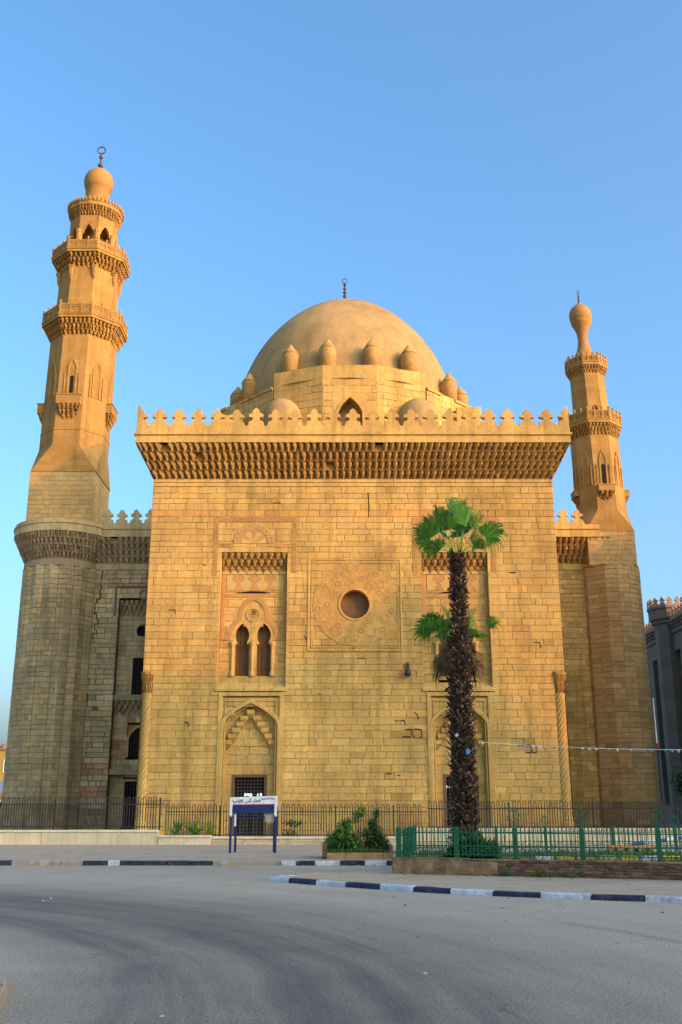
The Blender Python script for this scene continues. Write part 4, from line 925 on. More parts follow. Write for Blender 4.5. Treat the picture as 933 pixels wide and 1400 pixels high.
def minaret_tall():
    cx, cy = -27.85, 98.5; rng = random.Random(51); sh = lambda z: max(0.0,(z-29))*.010
    t = thing('minaret', 'taller minaret with two balconies and an open arcaded lantern, on a fluted round bastion', 'minaret', (cx,cy,0), 'minarets flanking the tomb')
    bastion(t, cx, cy, [(radians(-205+11.25*k), 3.70 if k % 2 else 3.93) for k in range(21)], 3.85, 24.7, rng, (STONE_D, MORTAR_D), .9)
    b = MB(); P = [(cx+3.8*cos(2*pi*i/32), cy+3.8*sin(2*pi*i/32)) for i in range(32)]
    prism(b, offs(P,.06), 24.6, 25.2); muqarnas(b, P, 25.2, 27.75, 1.25, 4, .42, rng, True, edges=range(14,32)); stuff(b.build('muqarnas_cornice', [CARVED_D, CARVED_D], t))
    b = MB(); prism(b, offs(P,1.25), 27.75, 28.5); prism(b, offs(P,1.34), 28.51, 28.66); prism(b, offs(P,1.22), 28.67, 28.95); b.build('cornice_ledge', STONE_D, t)
    base_block(t, cx, cy, 3.25, 3.52, 28.9, 34.3, 37.2, sh, rng)
    shaft(t, 'lower_shaft', cx, cy, 3.52, 37.2, 49.5, sh, None, .985)
    b = MB(); prism(b, octo(cx,cy,3.56), 38.8, 38.95, sh=sh); b.build('string_course', SHAFT, t)
    for k in range(8):
        blind_arch(t, cx, cy, 3.50, k, 42.6, 46.6, .42, sh, k == 0)
        if k % 2 == 0: mini_balcony(t, cx, cy, 3.50, k, 39.9, 42.5, .85, .75, sh, rng)
    balcony(t, cx, cy, 3.48, 4.5, 49.3, 51.0, 52.7, rng, .44, 3, sh)
    shaft(t, 'middle_shaft', cx, cy, 3.27, 51.0, 57.7, sh, None, .97)
    for i in range(8):
        b = MB(); p = octo(cx, cy, 3.22)[i]; b.lathe(p[0]+sh(57), p[1], [(.05,56.1),(.22,56.6),(.30,57.3),(.45,57.6)], 6); b.build('corner_corbel', CARVED, t, (p[0],p[1],56.1))
    balcony(t, cx, cy, 3.2, 4.2, 57.5, 58.9, 60.4, rng, .46, 3, sh)
    L = bpy.data.objects.new('lantern', None); C.objects.link(L); L.parent = t; L['_o'] = (cx,cy,58.9); L.location = (0,0,58.9)
    O = octo(cx, cy, 2.5); s_ = sh(62)
    for i in range(8):
        b = MB(); x, y = O[i]; b.lathe(x+s_, y, [(.42,58.9),(.42,60.3),(.36,60.4),(.35,62.0),(.42,62.2),(.42,62.4)], 8); b.build('column', SHAFT, L, (x,y,58.9))
        p, q = O[i], O[(i+1) % 8]; W = hypot(q[0]-p[0], q[1]-p[1]); u = ((q[0]-p[0])/W,(q[1]-p[1])/W); fr = Fr((p[0]+s_,p[1]), u, (u[1],-u[0])); b = MB(); hw = W/2-.42
        ap = arch_pts(hw, 1.15, 8, .5); pts = [(0,62.0),(W/2-hw,62.0)]+[(W/2+x,62.0+z) for x,z in ap]+[(W/2+hw,62.0),(W,62.0),(W,64.2),(0,64.2)]
        b.poly([fr.p(a,z,.12) for a,z in pts]); b.poly([fr.p(a,z,-.22) for a,z in pts][::-1])
        for j in range(len(pts)):
            a, c = pts[j], pts[(j+1) % len(pts)]; b.poly([fr.p(a[0],a[1],.12),fr.p(a[0],a[1],-.22),fr.p(c[0],c[1],-.22),fr.p(c[0],c[1],.12)])
        b.build('arch', SHAFT, L, (p[0],p[1],62.0))
        b = MB(); b.tube([fr.p(.1,61.5,-.05),fr.p(W-.1,61.5,-.05)], .05, 5); b.build('tie_bar', BRONZE, L, (p[0],p[1],61.5))
    b = MB(); b.lathe(cx, cy, [(1.0,58.9),(1.0,63.0),(2.3,64.0)], 8, sh=sh); b.build('lantern_core', SHAFT, L)
    b = MB(); P = [(cx+2.42*cos(2*pi*i/16), cy+2.42*sin(2*pi*i/16)) for i in range(16)]; prism(b, P, 63.6, 64.15, sh=sh)
    muqarnas(b, P, 64.1, 65.3, .55, 2, .34, rng, True, sh=sh); prism(b, offs(P,.56), 65.3, 65.75, sh=sh); prism(b, offs(P,.62), 65.76, 65.9, sh=sh)
    for i in range(44):
        a = 2*pi*i/44; x, y = cx+sh(66)+2.95*cos(a), cy+2.95*sin(a); b.lathe(x+.05*cos(a), y+.05*sin(a), [(.13,65.88),(.15,66.05),(.02,66.4)], 5)
    stuff(b.build('lantern_cornice', [CARVED, CARVED], t))
    b = MB(); prof = [(1.5,65.8),(1.36,66.1),(1.33,68.9),(1.45,69.0),(1.56,69.4)]+[(1.62*max(.02,cos(a)), 69.95+1.72*sin(a)) for a in [radians(q) for q in range(-10,91,10)]]
    b.lathe(cx, cy, prof, 28, sh=sh); b.build('bulb', BULB, t, (cx,cy,65.8), smooth=True)
    ring_finial(t, cx+sh(73), cy, 71.6, 74.7, .44, .30, BRONZE, 2)
minaret_tall()
def minaret_small():
    cx, cy = 26.7, 98.3; rng = random.Random(52); sh = lambda z: -max(0.0,(z-27))*.030
    t = thing('minaret', 'smaller minaret with an onion bulb on a long neck and its round bastion without cornice', 'minaret', (cx,cy,0), 'minarets flanking the tomb')
    bastion(t, cx, cy, [(radians(q), 3.12) for q in (-216,-182,-146,-110,-88,-66,-44,-22,0,26)], 3.08, 24.75, rng, (STONE_M, MORTAR), 1.2)
    b = MB(); b.lathe(cx, cy, [(3.1,24.7),(3.2,24.75),(3.2,24.9),(2.9,24.95)], 10, a0=radians(36)); b.build('bastion_ledge', STONE, t)
    base_block(t, cx, cy, 2.36, 2.5, 24.8, 28.3, 30.6, sh, rng)
    shaft(t, 'lower_shaft', cx, cy, 2.5, 30.6, 38.6, sh, None, .98)
    for k in range(8):
        blind_arch(t, cx, cy, 2.48, k, 33.2, 36.8, .32, sh, k == 0)
        if k % 2 == 0: mini_balcony(t, cx, cy, 2.48, k, 31.5, 33.1, .5, .55, sh, rng)
    balcony(t, cx, cy, 2.45, 2.98, 38.4, 39.75, 41.2, rng, .36, 3, sh)
    shaft(t, 'upper_shaft', cx, cy, 1.85, 39.75, 45.8, sh, None, .97)
    b = MB(); O = octo(cx, cy, 1.82); p, q = O[0], O[1]; m = lerp(p,q,.5); b.extr([(m[0]+sh(41)+x,z) for x,z in [(-.33,40),(-.33,41.5),(-.2,41.9),(0,42.05),(.2,41.9),(.33,41.5),(.33,40)]], m[1]-.03, m[1]+.1); b.build('doorway', VOID, t)
    balcony(t, cx, cy, 1.8, 2.2, 45.6, 46.5, 47.7, rng, .3, 2, sh, 'upper_balcony')
    b = MB(); prof = [(1.75,46.6),(1.6,47.4),(1.15,48.2),(.78,48.9),(.58,49.7),(.52,50.4),(.58,51.0),(.78,51.6),(1.02,52.1),(1.08,52.25),(1.02,52.32),(1.12,52.5),(1.2,53.0),(1.15,53.5),(.92,53.95),(.5,54.35),(.16,54.6),(.03,54.75)]
    b.lathe(cx, cy, prof, 24, sh=sh); b.build('bulb', BULB, t, (cx,cy,46.6), smooth=True)
    ring_finial(t, cx+sh(55), cy, 54.6, 56.2, .15, .14, BRONZE, 4)
STONE_M = mat('bastion_stone', (.52,.325,.115), noise=.2, scale=.4, fine=.16, fscale=5, bump=.6, bscale=6, stain=(.4,.4,(.26,.17,.085)))
minaret_small()

# ------------------------------------------------------------------ neighbour across the lane (dark, its sunlit side turned away)
def neighbour():
    X0, X1, Y0, Y1, H = 45.0, 85.0, 60.0, 178.0, 27.4
    t = thing('mosque_building', 'dark shaded mosque facade with tall recessed panels and crested roofline at the frame edge', 'mosque', (X0, 120, 0)); rng = random.Random(61)
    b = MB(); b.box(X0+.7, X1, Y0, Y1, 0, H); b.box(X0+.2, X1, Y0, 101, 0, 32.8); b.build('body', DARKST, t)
    b = MB(); y = 101.0; k = 0
    piers = []
    while y < Y1: piers.append((y, y+2.6)); y += 7.4
    for y0, y1 in piers: b.box(X0+.02, X0+1, y0, y1, 0, 22.5)
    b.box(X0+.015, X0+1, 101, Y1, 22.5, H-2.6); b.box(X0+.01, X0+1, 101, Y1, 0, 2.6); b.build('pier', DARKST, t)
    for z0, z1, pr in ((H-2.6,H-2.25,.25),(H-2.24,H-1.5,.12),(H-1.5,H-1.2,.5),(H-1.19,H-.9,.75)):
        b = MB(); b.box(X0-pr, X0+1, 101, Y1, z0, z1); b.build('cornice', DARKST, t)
    b = MB(); y = 101
    while y < Y1: b.box(X0-.35, X0, y, y+.5, H-2.0, H-1.55); y += .95
    stuff(b.build('dentil_course', DARKST, t))
    b = MB(); b.box(X0-.4, X0+.5, 101, Y1, H-.9, H-.35); b.build('parapet', NSTONE, t)
    first = None; y = 101.6
    while y < Y1-1:
        at = (X0, y, H-.36)
        if first is None: first = put(merlon_mesh(1.15, 1.1, .5), 'merlon', NSTONE, t, at, pi/2)
        else: dup(first, t, (0, y-101.6, 0))
        y += 1.2
    for y0, y1 in zip([p[1] for p in piers], [p[0] for p in piers[1:]]):      # windows in the recessed panels
        yc = (y0+y1)/2; p = bpy.data.objects.new('window', None); C.objects.link(p); p.parent = t; p['_o'] = (X0+.7,yc,6); p.location = (.7, yc-120, 6)
        for z0, z1, w_ in ((6,12.5,.75),(15.0,20.0,.7)):
            pts = [(-w_,z0)]+[(x,z1-1.2+z) for x,z in arch_pts(w_,1.2,6)]+[(w_,z0)]
            q = MB(); q.poly([(X0+.66,yc+x,z) for x,z in pts], 0); q.build('glazing', VOID, p)
            q = MB(); r_ = MB(); r_.strip(pts, .3, -.0, .3)
            for f in r_.f: q.poly([(X0+.45+r_.v[i][1], yc+r_.v[i][0], r_.v[i][2]) for i in f])
            q.build('surround', DARKST, p)
    # round turret pier with its own cresting, just inside the frame
    tx, ty = X0+.2, 137.2; b = MB(); O = [(tx+2.0*cos(pi/4*i+pi/8), ty+2.0*sin(pi/4*i+pi/8)) for i in range(8)]
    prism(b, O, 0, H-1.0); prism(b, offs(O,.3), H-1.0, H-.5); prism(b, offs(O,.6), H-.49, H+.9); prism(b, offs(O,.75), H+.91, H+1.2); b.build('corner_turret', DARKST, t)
    for i in range(8):
        p, q = offs(O,.6)[i], offs(O,.6)[(i+1) % 8]
        for s_ in (.27,.77): x, y = lerp(p, q, s_); put(merlon_mesh(.95, 1.25, .3), 'merlon', NSTONE, t, (x,y,H+1.2), atan2(q[1]-p[1], q[0]-p[0]))
    f = None                                             # cresting of the higher portal block: it throws the scalloped shadow on the small minaret
    y = Y0+.9
    while y < 100.5:
        at = (X0+.4, y, 32.8)
        if f is None: f = put(merlon_mesh(1.5, 1.7, .5), 'merlon', NSTONE, t, at, pi/2); y00 = y
        else: dup(f, t, (0, y-y00, 0))
        y += 1.75
NSTONE = mat('neighbour_stone', (.34,.21,.12), noise=.15, scale=.5, fine=.12, bump=.3)
neighbour()
def far_house():
    x0, x1, y0, y1, H = -90, -63.2, 200, 214, 13.2
    t = thing('apartment_building', 'small far yellow building with a blue awning beside the fluted bastion', 'building', (x1, y0, 0))
    b = MB(); b.box(x0, x1, y0, y1, 0, H); b.build('wall', YELLOW, t)
    b = MB(); b.box(x0-.2, x1+.2, y0-.25, y1, H, H+.35); b.build('roof_edge', ROSE, t)
    b = MB()
    for x in (-64.2,-65.6,-69): b.lathe(x, y0+.5, [(.7,H+.35),(.5,H+.9),(.05,H+1.2)], 7)
    b.build('roof_urn', ROSE, t)
    b = MB(); b.tube([(-64.9,y0+1,H+.3),(-64.9,y0+1,H+4)], .05, 4); b.build('aerial', IRON, t)
    for x, z, w_, h in ((-64.3,10.2,.8,2.2),(-66.6,9.6,.45,1.0),(-66.6,6.9,.45,1.0),(-64.6,2.9,.7,1.6),(-69.4,9.6,.8,1.4)):
        p = bpy.data.objects.new('window', None); C.objects.link(p); p.parent = t; p['_o'] = (x,y0,z); p.location = (x-x1,0,z)
        q = MB(); q.box(x-w_, x+w_, y0-.02, y0+.2, z-h/2, z+h/2); q.build('pane', VOID, p)
        q = MB(); q.strip([(x-w_,z-h/2),(x-w_,z+h/2),(x+w_,z+h/2),(x+w_,z-h/2),(x-w_,z-h/2)], .16, y0-.08, y0); q.strip([(x,z-h/2),(x,z+h/2)], .08, y0-.07, y0); q.build('frame', WHITE, p)
    b = MB(); b.loft([[(-65.7,y0,7.4),(-63.2,y0,7.4)],[(-65.9,y0-1.8,5.4),(-63,y0-1.8,5.4)],[(-65.9,y0-1.82,4.9),(-63,y0-1.82,4.9)]], False); b.build('awning', AWN, t)
AWN = mat('awning_blue', (.16,.20,.30), noise=.1, bump=.1)
far_house()
# ------------------------------------------------------------------ kerbs
def along(pts):
    acc = [0.0]
    for a, b in zip(pts, pts[1:]): acc.append(acc[-1]+hypot(b[0]-a[0], b[1]-a[1]))
    def at(s):
        s = max(0, min(acc[-1]-1e-6, s))
        for i in range(len(pts)-1):
            if s <= acc[i+1]:
                t = (s-acc[i])/(acc[i+1]-acc[i]); a, b = pts[i], pts[i+1]; L = acc[i+1]-acc[i]
                return lerp(a, b, t), ((b[0]-a[0])/L, (b[1]-a[1])/L)
    return at, acc[-1]
def kerb(name, pts, seq, h, wd, rng, inward=1):       # seq: list of (length, material)
    o = struct_empty(name); at, L = along(pts); s = 0.0; k = 0
    while s < L-.1:
        ln, m = seq[k] if k < len(seq) else seq[len(seq)-2+(k-len(seq)) % 2]; k += 1; e = min(L, s+ln); n = 3; ls = []
        if m is not None:
            dz = rng.gauss(0,.008); dn = rng.gauss(0,.008); b = MB()
            for i in range(n+1):
                p, u = at(s+.012+(e-s-.024)*i/n); nx, ny = -u[1]*inward, u[0]*inward; c = .025
                w2 = wd+rng.uniform(-.008,.008); hh = h+dz+rng.uniform(-.006,.006)
                ls.append([(p[0]+nx*(q+dn),p[1]+ny*(q+dn),z) for q, z in ((0,-.02),(.01,hh-c*1.3),(c+.01,hh),(w2-c,hh),(w2,hh-c),(w2,-.02))])
            b.loft(ls, False, True, True, 0, rng.uniform(.88,1.1)); p, u = at((s+e)/2); b.build('kerb_stone', m, o, (p[0],p[1],0))
        s = e
rk = random.Random(71)
kerb('far_kerb', [(-14,33.55),(22,33.55)], [(.9,KK)]*4+[(.85,KG),(.7,KG),(.71,KG),(.78,KK),(.39,KBL),(.75,KK),(.72,KK),(.75,KK),(.70,KK),(.55,KG),(1.62,None),(.46,KW),(.60,KK),(.79,KW),(.78,KK),(.69,KW)]+[(.8,KK),(.8,KW)]*4, .145, .17, rk)
kerb('island_kerb', ISL, [(.78,KBL),(1.0,KN),(.98,KBL),(1.05,KN),(.92,KBL),(.95,KN),(.95,KBL),(.98,KN),(1.0,KBL),(1.0,KN),(1.0,KBL)]+[(1.0,KN),(1.0,KBL)]*4, .11, .17, rk)
kerb('island_end_kerb', [(-1.62,26.17),(-1.2,26.75),(-.5,27.55),(.4,28.3)], [(.7,KBL),(.8,KG),(.8,KG),(.8,KG)], .11, .15, rk, -1)
kerb('corner_kerb', COR, [(.9,KG)]*18, .13, .16, rk, -1)
# ------------------------------------------------------------------ low walls and iron fence in front of the building
def boundary(name, label, x0, x1, y, z0, z1, m, mc, ln, rows, rng, end=None):
    t = thing(name, label, 'wall', ((x0+x1)/2, y, z0)); b = MB(); zc = z1-.10; h = (zc-z0)/rows
    b = MB(); b.box(x0+.02, x1-.02, y+.03, y+.3, z0, zc); b.build('core', MORTAR, t)
    for r in range(rows):
        x = x0
        while x < x1-.05:
            e = x+ln*rng.uniform(.75,1.25)
            if x1-e < ln*.4: e = x1
            b = MB(); d = rng.gauss(0,.008); b.bbox(x+.006, e-.006, y+d, y+.2, z0+r*h, z0+(r+1)*h-.008, .018, 0, rng.uniform(.9,1.08)); b.build('block', m, t, (x,y,z0+r*h)); x = e
    x = x0
    while x < x1-.05:
        e = x+ln*.8*rng.uniform(.8,1.2)
        if x1-e < ln*.35: e = x1
        b = MB(); b.bbox(x+.005, e-.005, y-.04, y+.34, zc, z1+rng.gauss(0,.004), .02, 0, rng.uniform(.93,1.06)); b.build('cap_stone', mc, t, (x,y,zc)); x = e
    return t
rb = random.Random(72)
boundary('low_wall', 'long cream tiled low wall under the iron fence, running in front of the fluted bastion', -24, -8.75, 50.5, .12, .80, CREAM, CREAMCAP, 3.3, 1, rb)
t = boundary('low_wall', 'short lower cream wall end below the spiky plants', -8.74, -6.2, 50.45, .12, .56, CREAM, CREAMCAP, 2.6, 1, rb)
boundary('low_wall', 'low two-course stone wall under the iron fence behind the blue sign', -6.19, 3.2, 50.6, .12, .50, BLOCK, CREAMCAP, 1.25, 2, rb)
boundary('low_wall', 'pale low wall under the iron fence behind the green railings', 3.21, 26, 50.6, .12, .88, CREAM, CREAMCAP, 2.4, 1, rb)
def iron_fence(label, x0, x1, y, z0, z1, panel, rng, first_gap=None):
    t = thing('iron_fence', label, 'fence', ((x0+x1)/2, y, z0), 'iron fence runs round the mosque'); sp = .128; w_ = .040
    n = int((x1-x0)/(2*sp)); hoops = []; h0 = None; k = 0; x = x0
    def hoop():
        b = MB(); H = z1-z0; r = sp/2; pts = [(-r,0,0),(-r,0,H-r)]+[(-r*cos(a),0,H-r+r*sin(a)) for a in (pi/4,pi/2,3*pi/4)]+[(r,0,H-r),(r,0,0)]
        b.tube(pts, w_*.62, 4, cap=False); return b
    per = int(panel/(2*sp))
    for i in range(n):
        xx = x0+sp*.75+i*2*sp; at = (xx, y, z0)
        if i % per == per-1:                              # post between panels
            b = MB(); b.box(xx-.035, xx+.035, y-.035, y+.035, z0-.05, z1-.12); b.lathe(xx, y, [(.05,z1-.12),(.05,z1-.08),(.01,z1-.02)], 6); b.build('post', IRON, t, (xx,y,z0)); continue
        if h0 is None: h0 = put(hoop(), 'hoop', IRON, t, at); a0 = at
        else: c = dup(h0, t, (at[0]-a0[0],0,0)); c.rotation_euler = (rng.gauss(0,.004),rng.gauss(0,.006),0)
    for z in (z0+.14, z1-.34):
        b = MB(); b.box(x0, x1, y-.012, y+.018, z-.022, z+.022); b.build('rail', IRON, t, (x0,y,z))
rf = random.Random(73)
iron_fence('higher run of dark hooped iron fence standing on the long cream wall', -24, -8.6, 51.0, .80, 2.33, 5.2, rf)
iron_fence('lower run of dark hooped iron fence behind the blue sign and the planter', -8.55, 4.2, 51.15, .42, 1.98, 3.05, rf)
iron_fence('run of dark hooped iron fence behind the green railings', 4.25, 26, 51.15, .80, 2.12, 4.3, rf)

# ------------------------------------------------------------------ brick plinth and green railings of the little garden
GA, GB = (1.33, 27.35), (7.9, 24.66)
L_ = hypot(GB[0]-GA[0], GB[1]-GA[1]); U_ = ((GB[0]-GA[0])/L_, (GB[1]-GA[1])/L_); FG = Fr(GA, U_, (U_[1], -U_[0]))
def brick_tint(rng):
    v = rng.uniform(.55,1.35); return (v, v*rng.uniform(.88,1.12), v*rng.uniform(.85,1.2))
def brick_wall():
    t = thing('brick_wall', 'low worn brick wall carrying the front green railings, part rendered grey', 'wall', (GA[0],GA[1],.12)); rng = random.Random(81)
    LEN = L_+3.2; z0, z1 = .12, .47; n = 5; h = (z1-z0)/n; b = MB()
    pl = [FG.p(0,0,-.02),FG.p(LEN,0,-.02),FG.p(LEN,0,-.30),FG.p(0,0,-.30)]
    b.loft([[(x,y,z) for x,y,_ in pl] for z in (z0-.1,z1-.012)], True, True, True); b.build('mortar_core', BMORT, t)
    cnt = 0
    for r in range(n):
        a = 0.0 if r % 2 == 0 else -.115
        while a < LEN:
            e = a+.235; A, E = max(0,a)+.005, min(LEN,e)-.005
            if E-A > .05 and not (A < 2.6+.5*sin(r*2.1) and r > 0 and rng.random() < .93) and rng.random() > .03:
                q = MB(); stone(q, FG, (A,E,z0+r*h,z0+(r+1)*h), rng, brick_tint(rng), depth=.05, gap=.005, bev=.009, wob=.006, off=rng.gauss(.0,.006))
                p = FG.p((A+E)/2,0); q.build('brick', BRICK, t, (p[0],p[1],z0+r*h)); cnt += 1
            a = e
    b = MB(); m = 26; rows = []                          # grey render left on the near-left part, ragged edge
    for i in range(m+1):
        s_ = 2.75*i/m; lo = z0-.02+(.05*rng.random() if i > 16 else .0); up = z1-.002-(.0 if i < 20 else .04*rng.random())
        rows.append([FG.p(s_, lo, .004), FG.p(s_, lo+.1, .022+rng.gauss(0,.003)), FG.p(s_, (lo+up)/2, .026+rng.gauss(0,.004)), FG.p(s_, up-.04, .022), FG.p(s_, up, .0)])
    b.loft(rows, False); e = FG; b.poly([FG.p(-.012,z0-.02,.02),FG.p(-.012,z1-.002,.0),FG.p(-.012,z1-.002,-.31),FG.p(-.012,z0-.02,-.31)][::-1]); b.build('render_patch', BPLAST, t)
    a = 0
    while a < LEN:                                       # coping of bricks laid flat, some rendered over
        e = a+rng.uniform(.5,.9); pl = [FG.p(a+.004,0,.02),FG.p(min(e,LEN)-.004,0,.02),FG.p(min(e,LEN)-.004,0,-.32),FG.p(a+.004,0,-.32)]; zz = z1+.025+rng.gauss(0,.006)
        q = MB(); q.loft([[(x,y,z) for x,y,_ in pl] for z in (z1-.01,zz)], True, False, True, 0, rng.uniform(.8,1.2)); q.build('coping', BPLAST, t, FG.p((a+e)/2,z1)); a = e
brick_wall()
def scroll(b, x, z, r, a0, a1, th, y=0.0, n=10):
    b.tube([(x+r*(1-.45*i/n)*cos(a0+(a1-a0)*i/n), y, z+r*(1-.45*i/n)*sin(a0+(a1-a0)*i/n)) for i in range(n+1)], th, 4)
def post_head():
    b = MB(); b.tube([(0,0,.70),(0,0,1.10)], .016, 5); arc = [(.13*cos(a),0,1.06+.11*sin(a)) for a in [radians(q) for q in range(-30,211,20)]]; b.tube(arc, .013, 4)
    for s_ in (-1,1): scroll(b, s_*.11, .96, .075, pi*.5, pi*.5-s_*5.0, .012); scroll(b, s_*.055, .84, .05, -pi*.5, -pi*.5+s_*4.6, .011)
    b.lathe(0, 0, [(.01,1.10),(.035,1.15),(.01,1.21)], 6); b.tube([(0,0,1.06),(0,0,1.2)], .012, 4); return b
def green_fence(name, label, fr, stations, z0, heads, sc, rng, H=.72, picket=.098):
    p0 = fr.p(stations[0],0,-.15); t = thing(name, label, 'railing', (p0[0],p0[1],z0), 'green garden railings'); rz = atan2(fr.u[1], fr.u[0])
    def P(b, nm, at): return put(b, nm, GREEN, t, at, rz)
    bars = None
    for k, s_ in enumerate(stations):
        q = fr.p(s_, z0, -.15); b = MB(); w_ = .058*sc; b.bbox(-w_, w_, -w_, w_, 0, H, .008); b.bbox(-w_*1.3, w_*1.3, -w_*1.3, w_*1.3, 0, .03, .006); b.lathe(0, 0, [(w_*1.2,H),(w_*1.2,H+.015),(.01,H+.05)], 8)
        P(b, 'post', q)
        if heads[k]: P(post_head(), 'scroll_head', q)
    for s0, s1 in zip(stations, stations[1:]):
        L = s1-s0
        for z in (.10, .30, .62):
            b = MB(); b.box(.06, L-.06, -.012, .012, z-.014, z+.014); P(b, 'rail', fr.p(s0, z0, -.15))
        n = int((L-.12)/picket)
        for i in range(1, n):
            a = s0+.06+(L-.12)*i/n; at = fr.p(a, z0, -.15)
            if bars is None:
                b = MB(); b.box(-.010, .010, -.010, .010, .05, .70); b.lathe(0, 0, [(.008,.70),(.022,.725),(.003,.775)], 5); b.lathe(0, 0, [(.01,.43),(.021,.455),(.01,.48)], 6); bars = P(b, 'picket', at)
            else:
                c = bars.copy(); C.objects.link(c); c.parent = t; c.location = (at[0]-p0[0], at[1]-p0[1], 0); c.rotation_euler = (rng.gauss(0,.01), rng.gauss(0,.012), rz)
        b = MB()                                         # scroll frieze between the two lower rails
        m = max(2, int(L/.20))
        for i in range(m):
            x = .1+(L-.2)*(i+.5)/m; scroll(b, x, .20, .075, 0, 5.2 if i % 2 else -5.2, .008); scroll(b, x, .20, .075, pi, pi+(5.2 if i % 2 else -5.2), .008)
        P(b, 'scroll_frieze', fr.p(s0, z0, -.15))
def station(px):      # station along the garden wall for a photo column (keeps the post rhythm of the photograph)
    k = (px-466.5)/1375*1.052
    return (k*GA[1]-GA[0])/(U_[0]-k*U_[1])
rg = random.Random(82)
ST_ = [station(p) for p in (549,607,680,763,858,968)]
ST_ = [.12]+[ST_[1],ST_[2],ST_[3],ST_[4],ST_[5]]+[ST_[5]+1.5]
green_fence('green_railing', 'front green iron railing with scroll-topped posts on the brick wall by the palm', FG, ST_, .49, [0,0,1,1,1,1,0], 1.0, rg)
FR2 = Fr((2.4,37.6), (.9985,.055), (.055,-.9985))
def st2(px): return (px-466.5)/1375*1.048*37.9-2.4
green_fence('green_railing', 'farther green iron railing with slim posts along the back of the garden', FR2, [.05,st2(607),st2(660),st2(722),st2(807),st2(887),st2(975),st2(1060)], .30, [0,0,0,1,0,1,1,0], .85, rg, .80, .13)
FR3 = Fr((GA[0]+.16,GA[1]+.2), (.10,.995), (-.995,.10))
green_fence('green_railing', 'short side green railing seen nearly end-on at the garden corner', FR3, [.2,2.6,5.0,7.4,9.9], .36, [0,0,0,0,0], .85, rg, .78, .16)
sheet('garden_soil', [(GA[0]+.25,GA[1]+.15),FG.p(L_+3,0,-.25)[:2],(19,39),(2.5,37.7)], .24, SOIL)
# garden edging, pipe and grass
def garden():
    rng = random.Random(83)
    o = thing('garden_edging', 'row of yellow painted edging stones inside the green railings', 'edging', (9,31,.24))
    for k in range(17):
        x = 5.6+k*.62; y = 30.6+rng.gauss(0,.05)+.02*k; b = MB(); b.bbox(x, x+.5, y, y+.16, .2, .40, .02, 0, rng.uniform(.8,1.1)); b.build('edging_stone', YPAINT if k % 5 else KW, o, (x,y,.24))
    o = thing('barrier_rail', 'blue and white striped pipe rail slanting across the back of the garden', 'rail', (10,40,.14))
    p, q = (11.0,40.0,.45), (17.5,41.5,1.15)
    for k in range(14):
        a, e = [p[i]+(q[i]-p[i])*k/14 for i in range(3)], [p[i]+(q[i]-p[i])*(k+1)/14 for i in range(3)]; b = MB(); b.tube([a,e], .07, 8); b.build('band', WHITE if k % 2 else BLUEP, o, a)
    for f in (.02,.5,.96):
        a = [p[i]+(q[i]-p[i])*f for i in range(3)]; b = MB(); b.tube([(a[0],a[1],.1),tuple(a)], .05, 6); b.build('support', BLUEP, o, a)
    o = thing('crate_barrier', 'orange low plastic barrier behind the green railings', 'barrier', (9.6,37,.24)); b = MB()
    b.loft([[(9.3,36.6,.24),(10.9,36.8,.24),(10.9,37.2,.24),(9.3,37.0,.24)],[(9.3,36.7,.50),(10.9,36.9,.50),(10.9,37.05,.50),(9.3,36.85,.50)]], True, True, True); b.build('body', ORANGE, o)
    for k in range(4): b = MB(); x = 9.45+k*.38; b.box(x, x+.10, 36.60+.04*k, 36.70+.04*k, .32, .42); b.build('slot', VOID, o, (x,36.7,.4))
ORANGE = mat('orange_plastic', (.45,.20,.03), noise=.1, bump=0, rough=.6)
garden()
def blades(name, area, n, h, m, rng, z, seg=2):
    b = MB()
    for _ in range(n):
        x, y = area(rng); hh = h*rng.uniform(.4,1.25); a = rng.uniform(0,2*pi); lean = rng.uniform(.1,.8)*hh; w_ = .010+.006*rng.random(); t = rng.uniform(.6,1.4)
        dx, dy = cos(a)*lean, sin(a)*lean; px, py = -sin(a)*w_, cos(a)*w_
        b.poly([(x-px,y-py,z),(x+px,y+py,z),(x+dx*.4+px*.7,y+dy*.4+py*.7,z+hh*.65),(x+dx*.4-px*.7,y+dy*.4-py*.7,z+hh*.65)], 0, t)
        b.poly([(x+dx*.4-px*.7,y+dy*.4-py*.7,z+hh*.65),(x+dx*.4+px*.7,y+dy*.4+py*.7,z+hh*.65),(x+dx,y+dy,z+hh*.9)], 0, t)
    return b
rgz = random.Random(84)
def ga(r):
    while 1:
        x, y = r.uniform(1.7,14), r.uniform(25,37)
        if y > 28.3-.41*(x-1.3) and (sin(x*2.1)+sin(y*1.7+x) > -.4): return x, y
stuff(blades('grass', ga, 9000, .16, GRASS, rgz, .24).build('grass', GRASS))

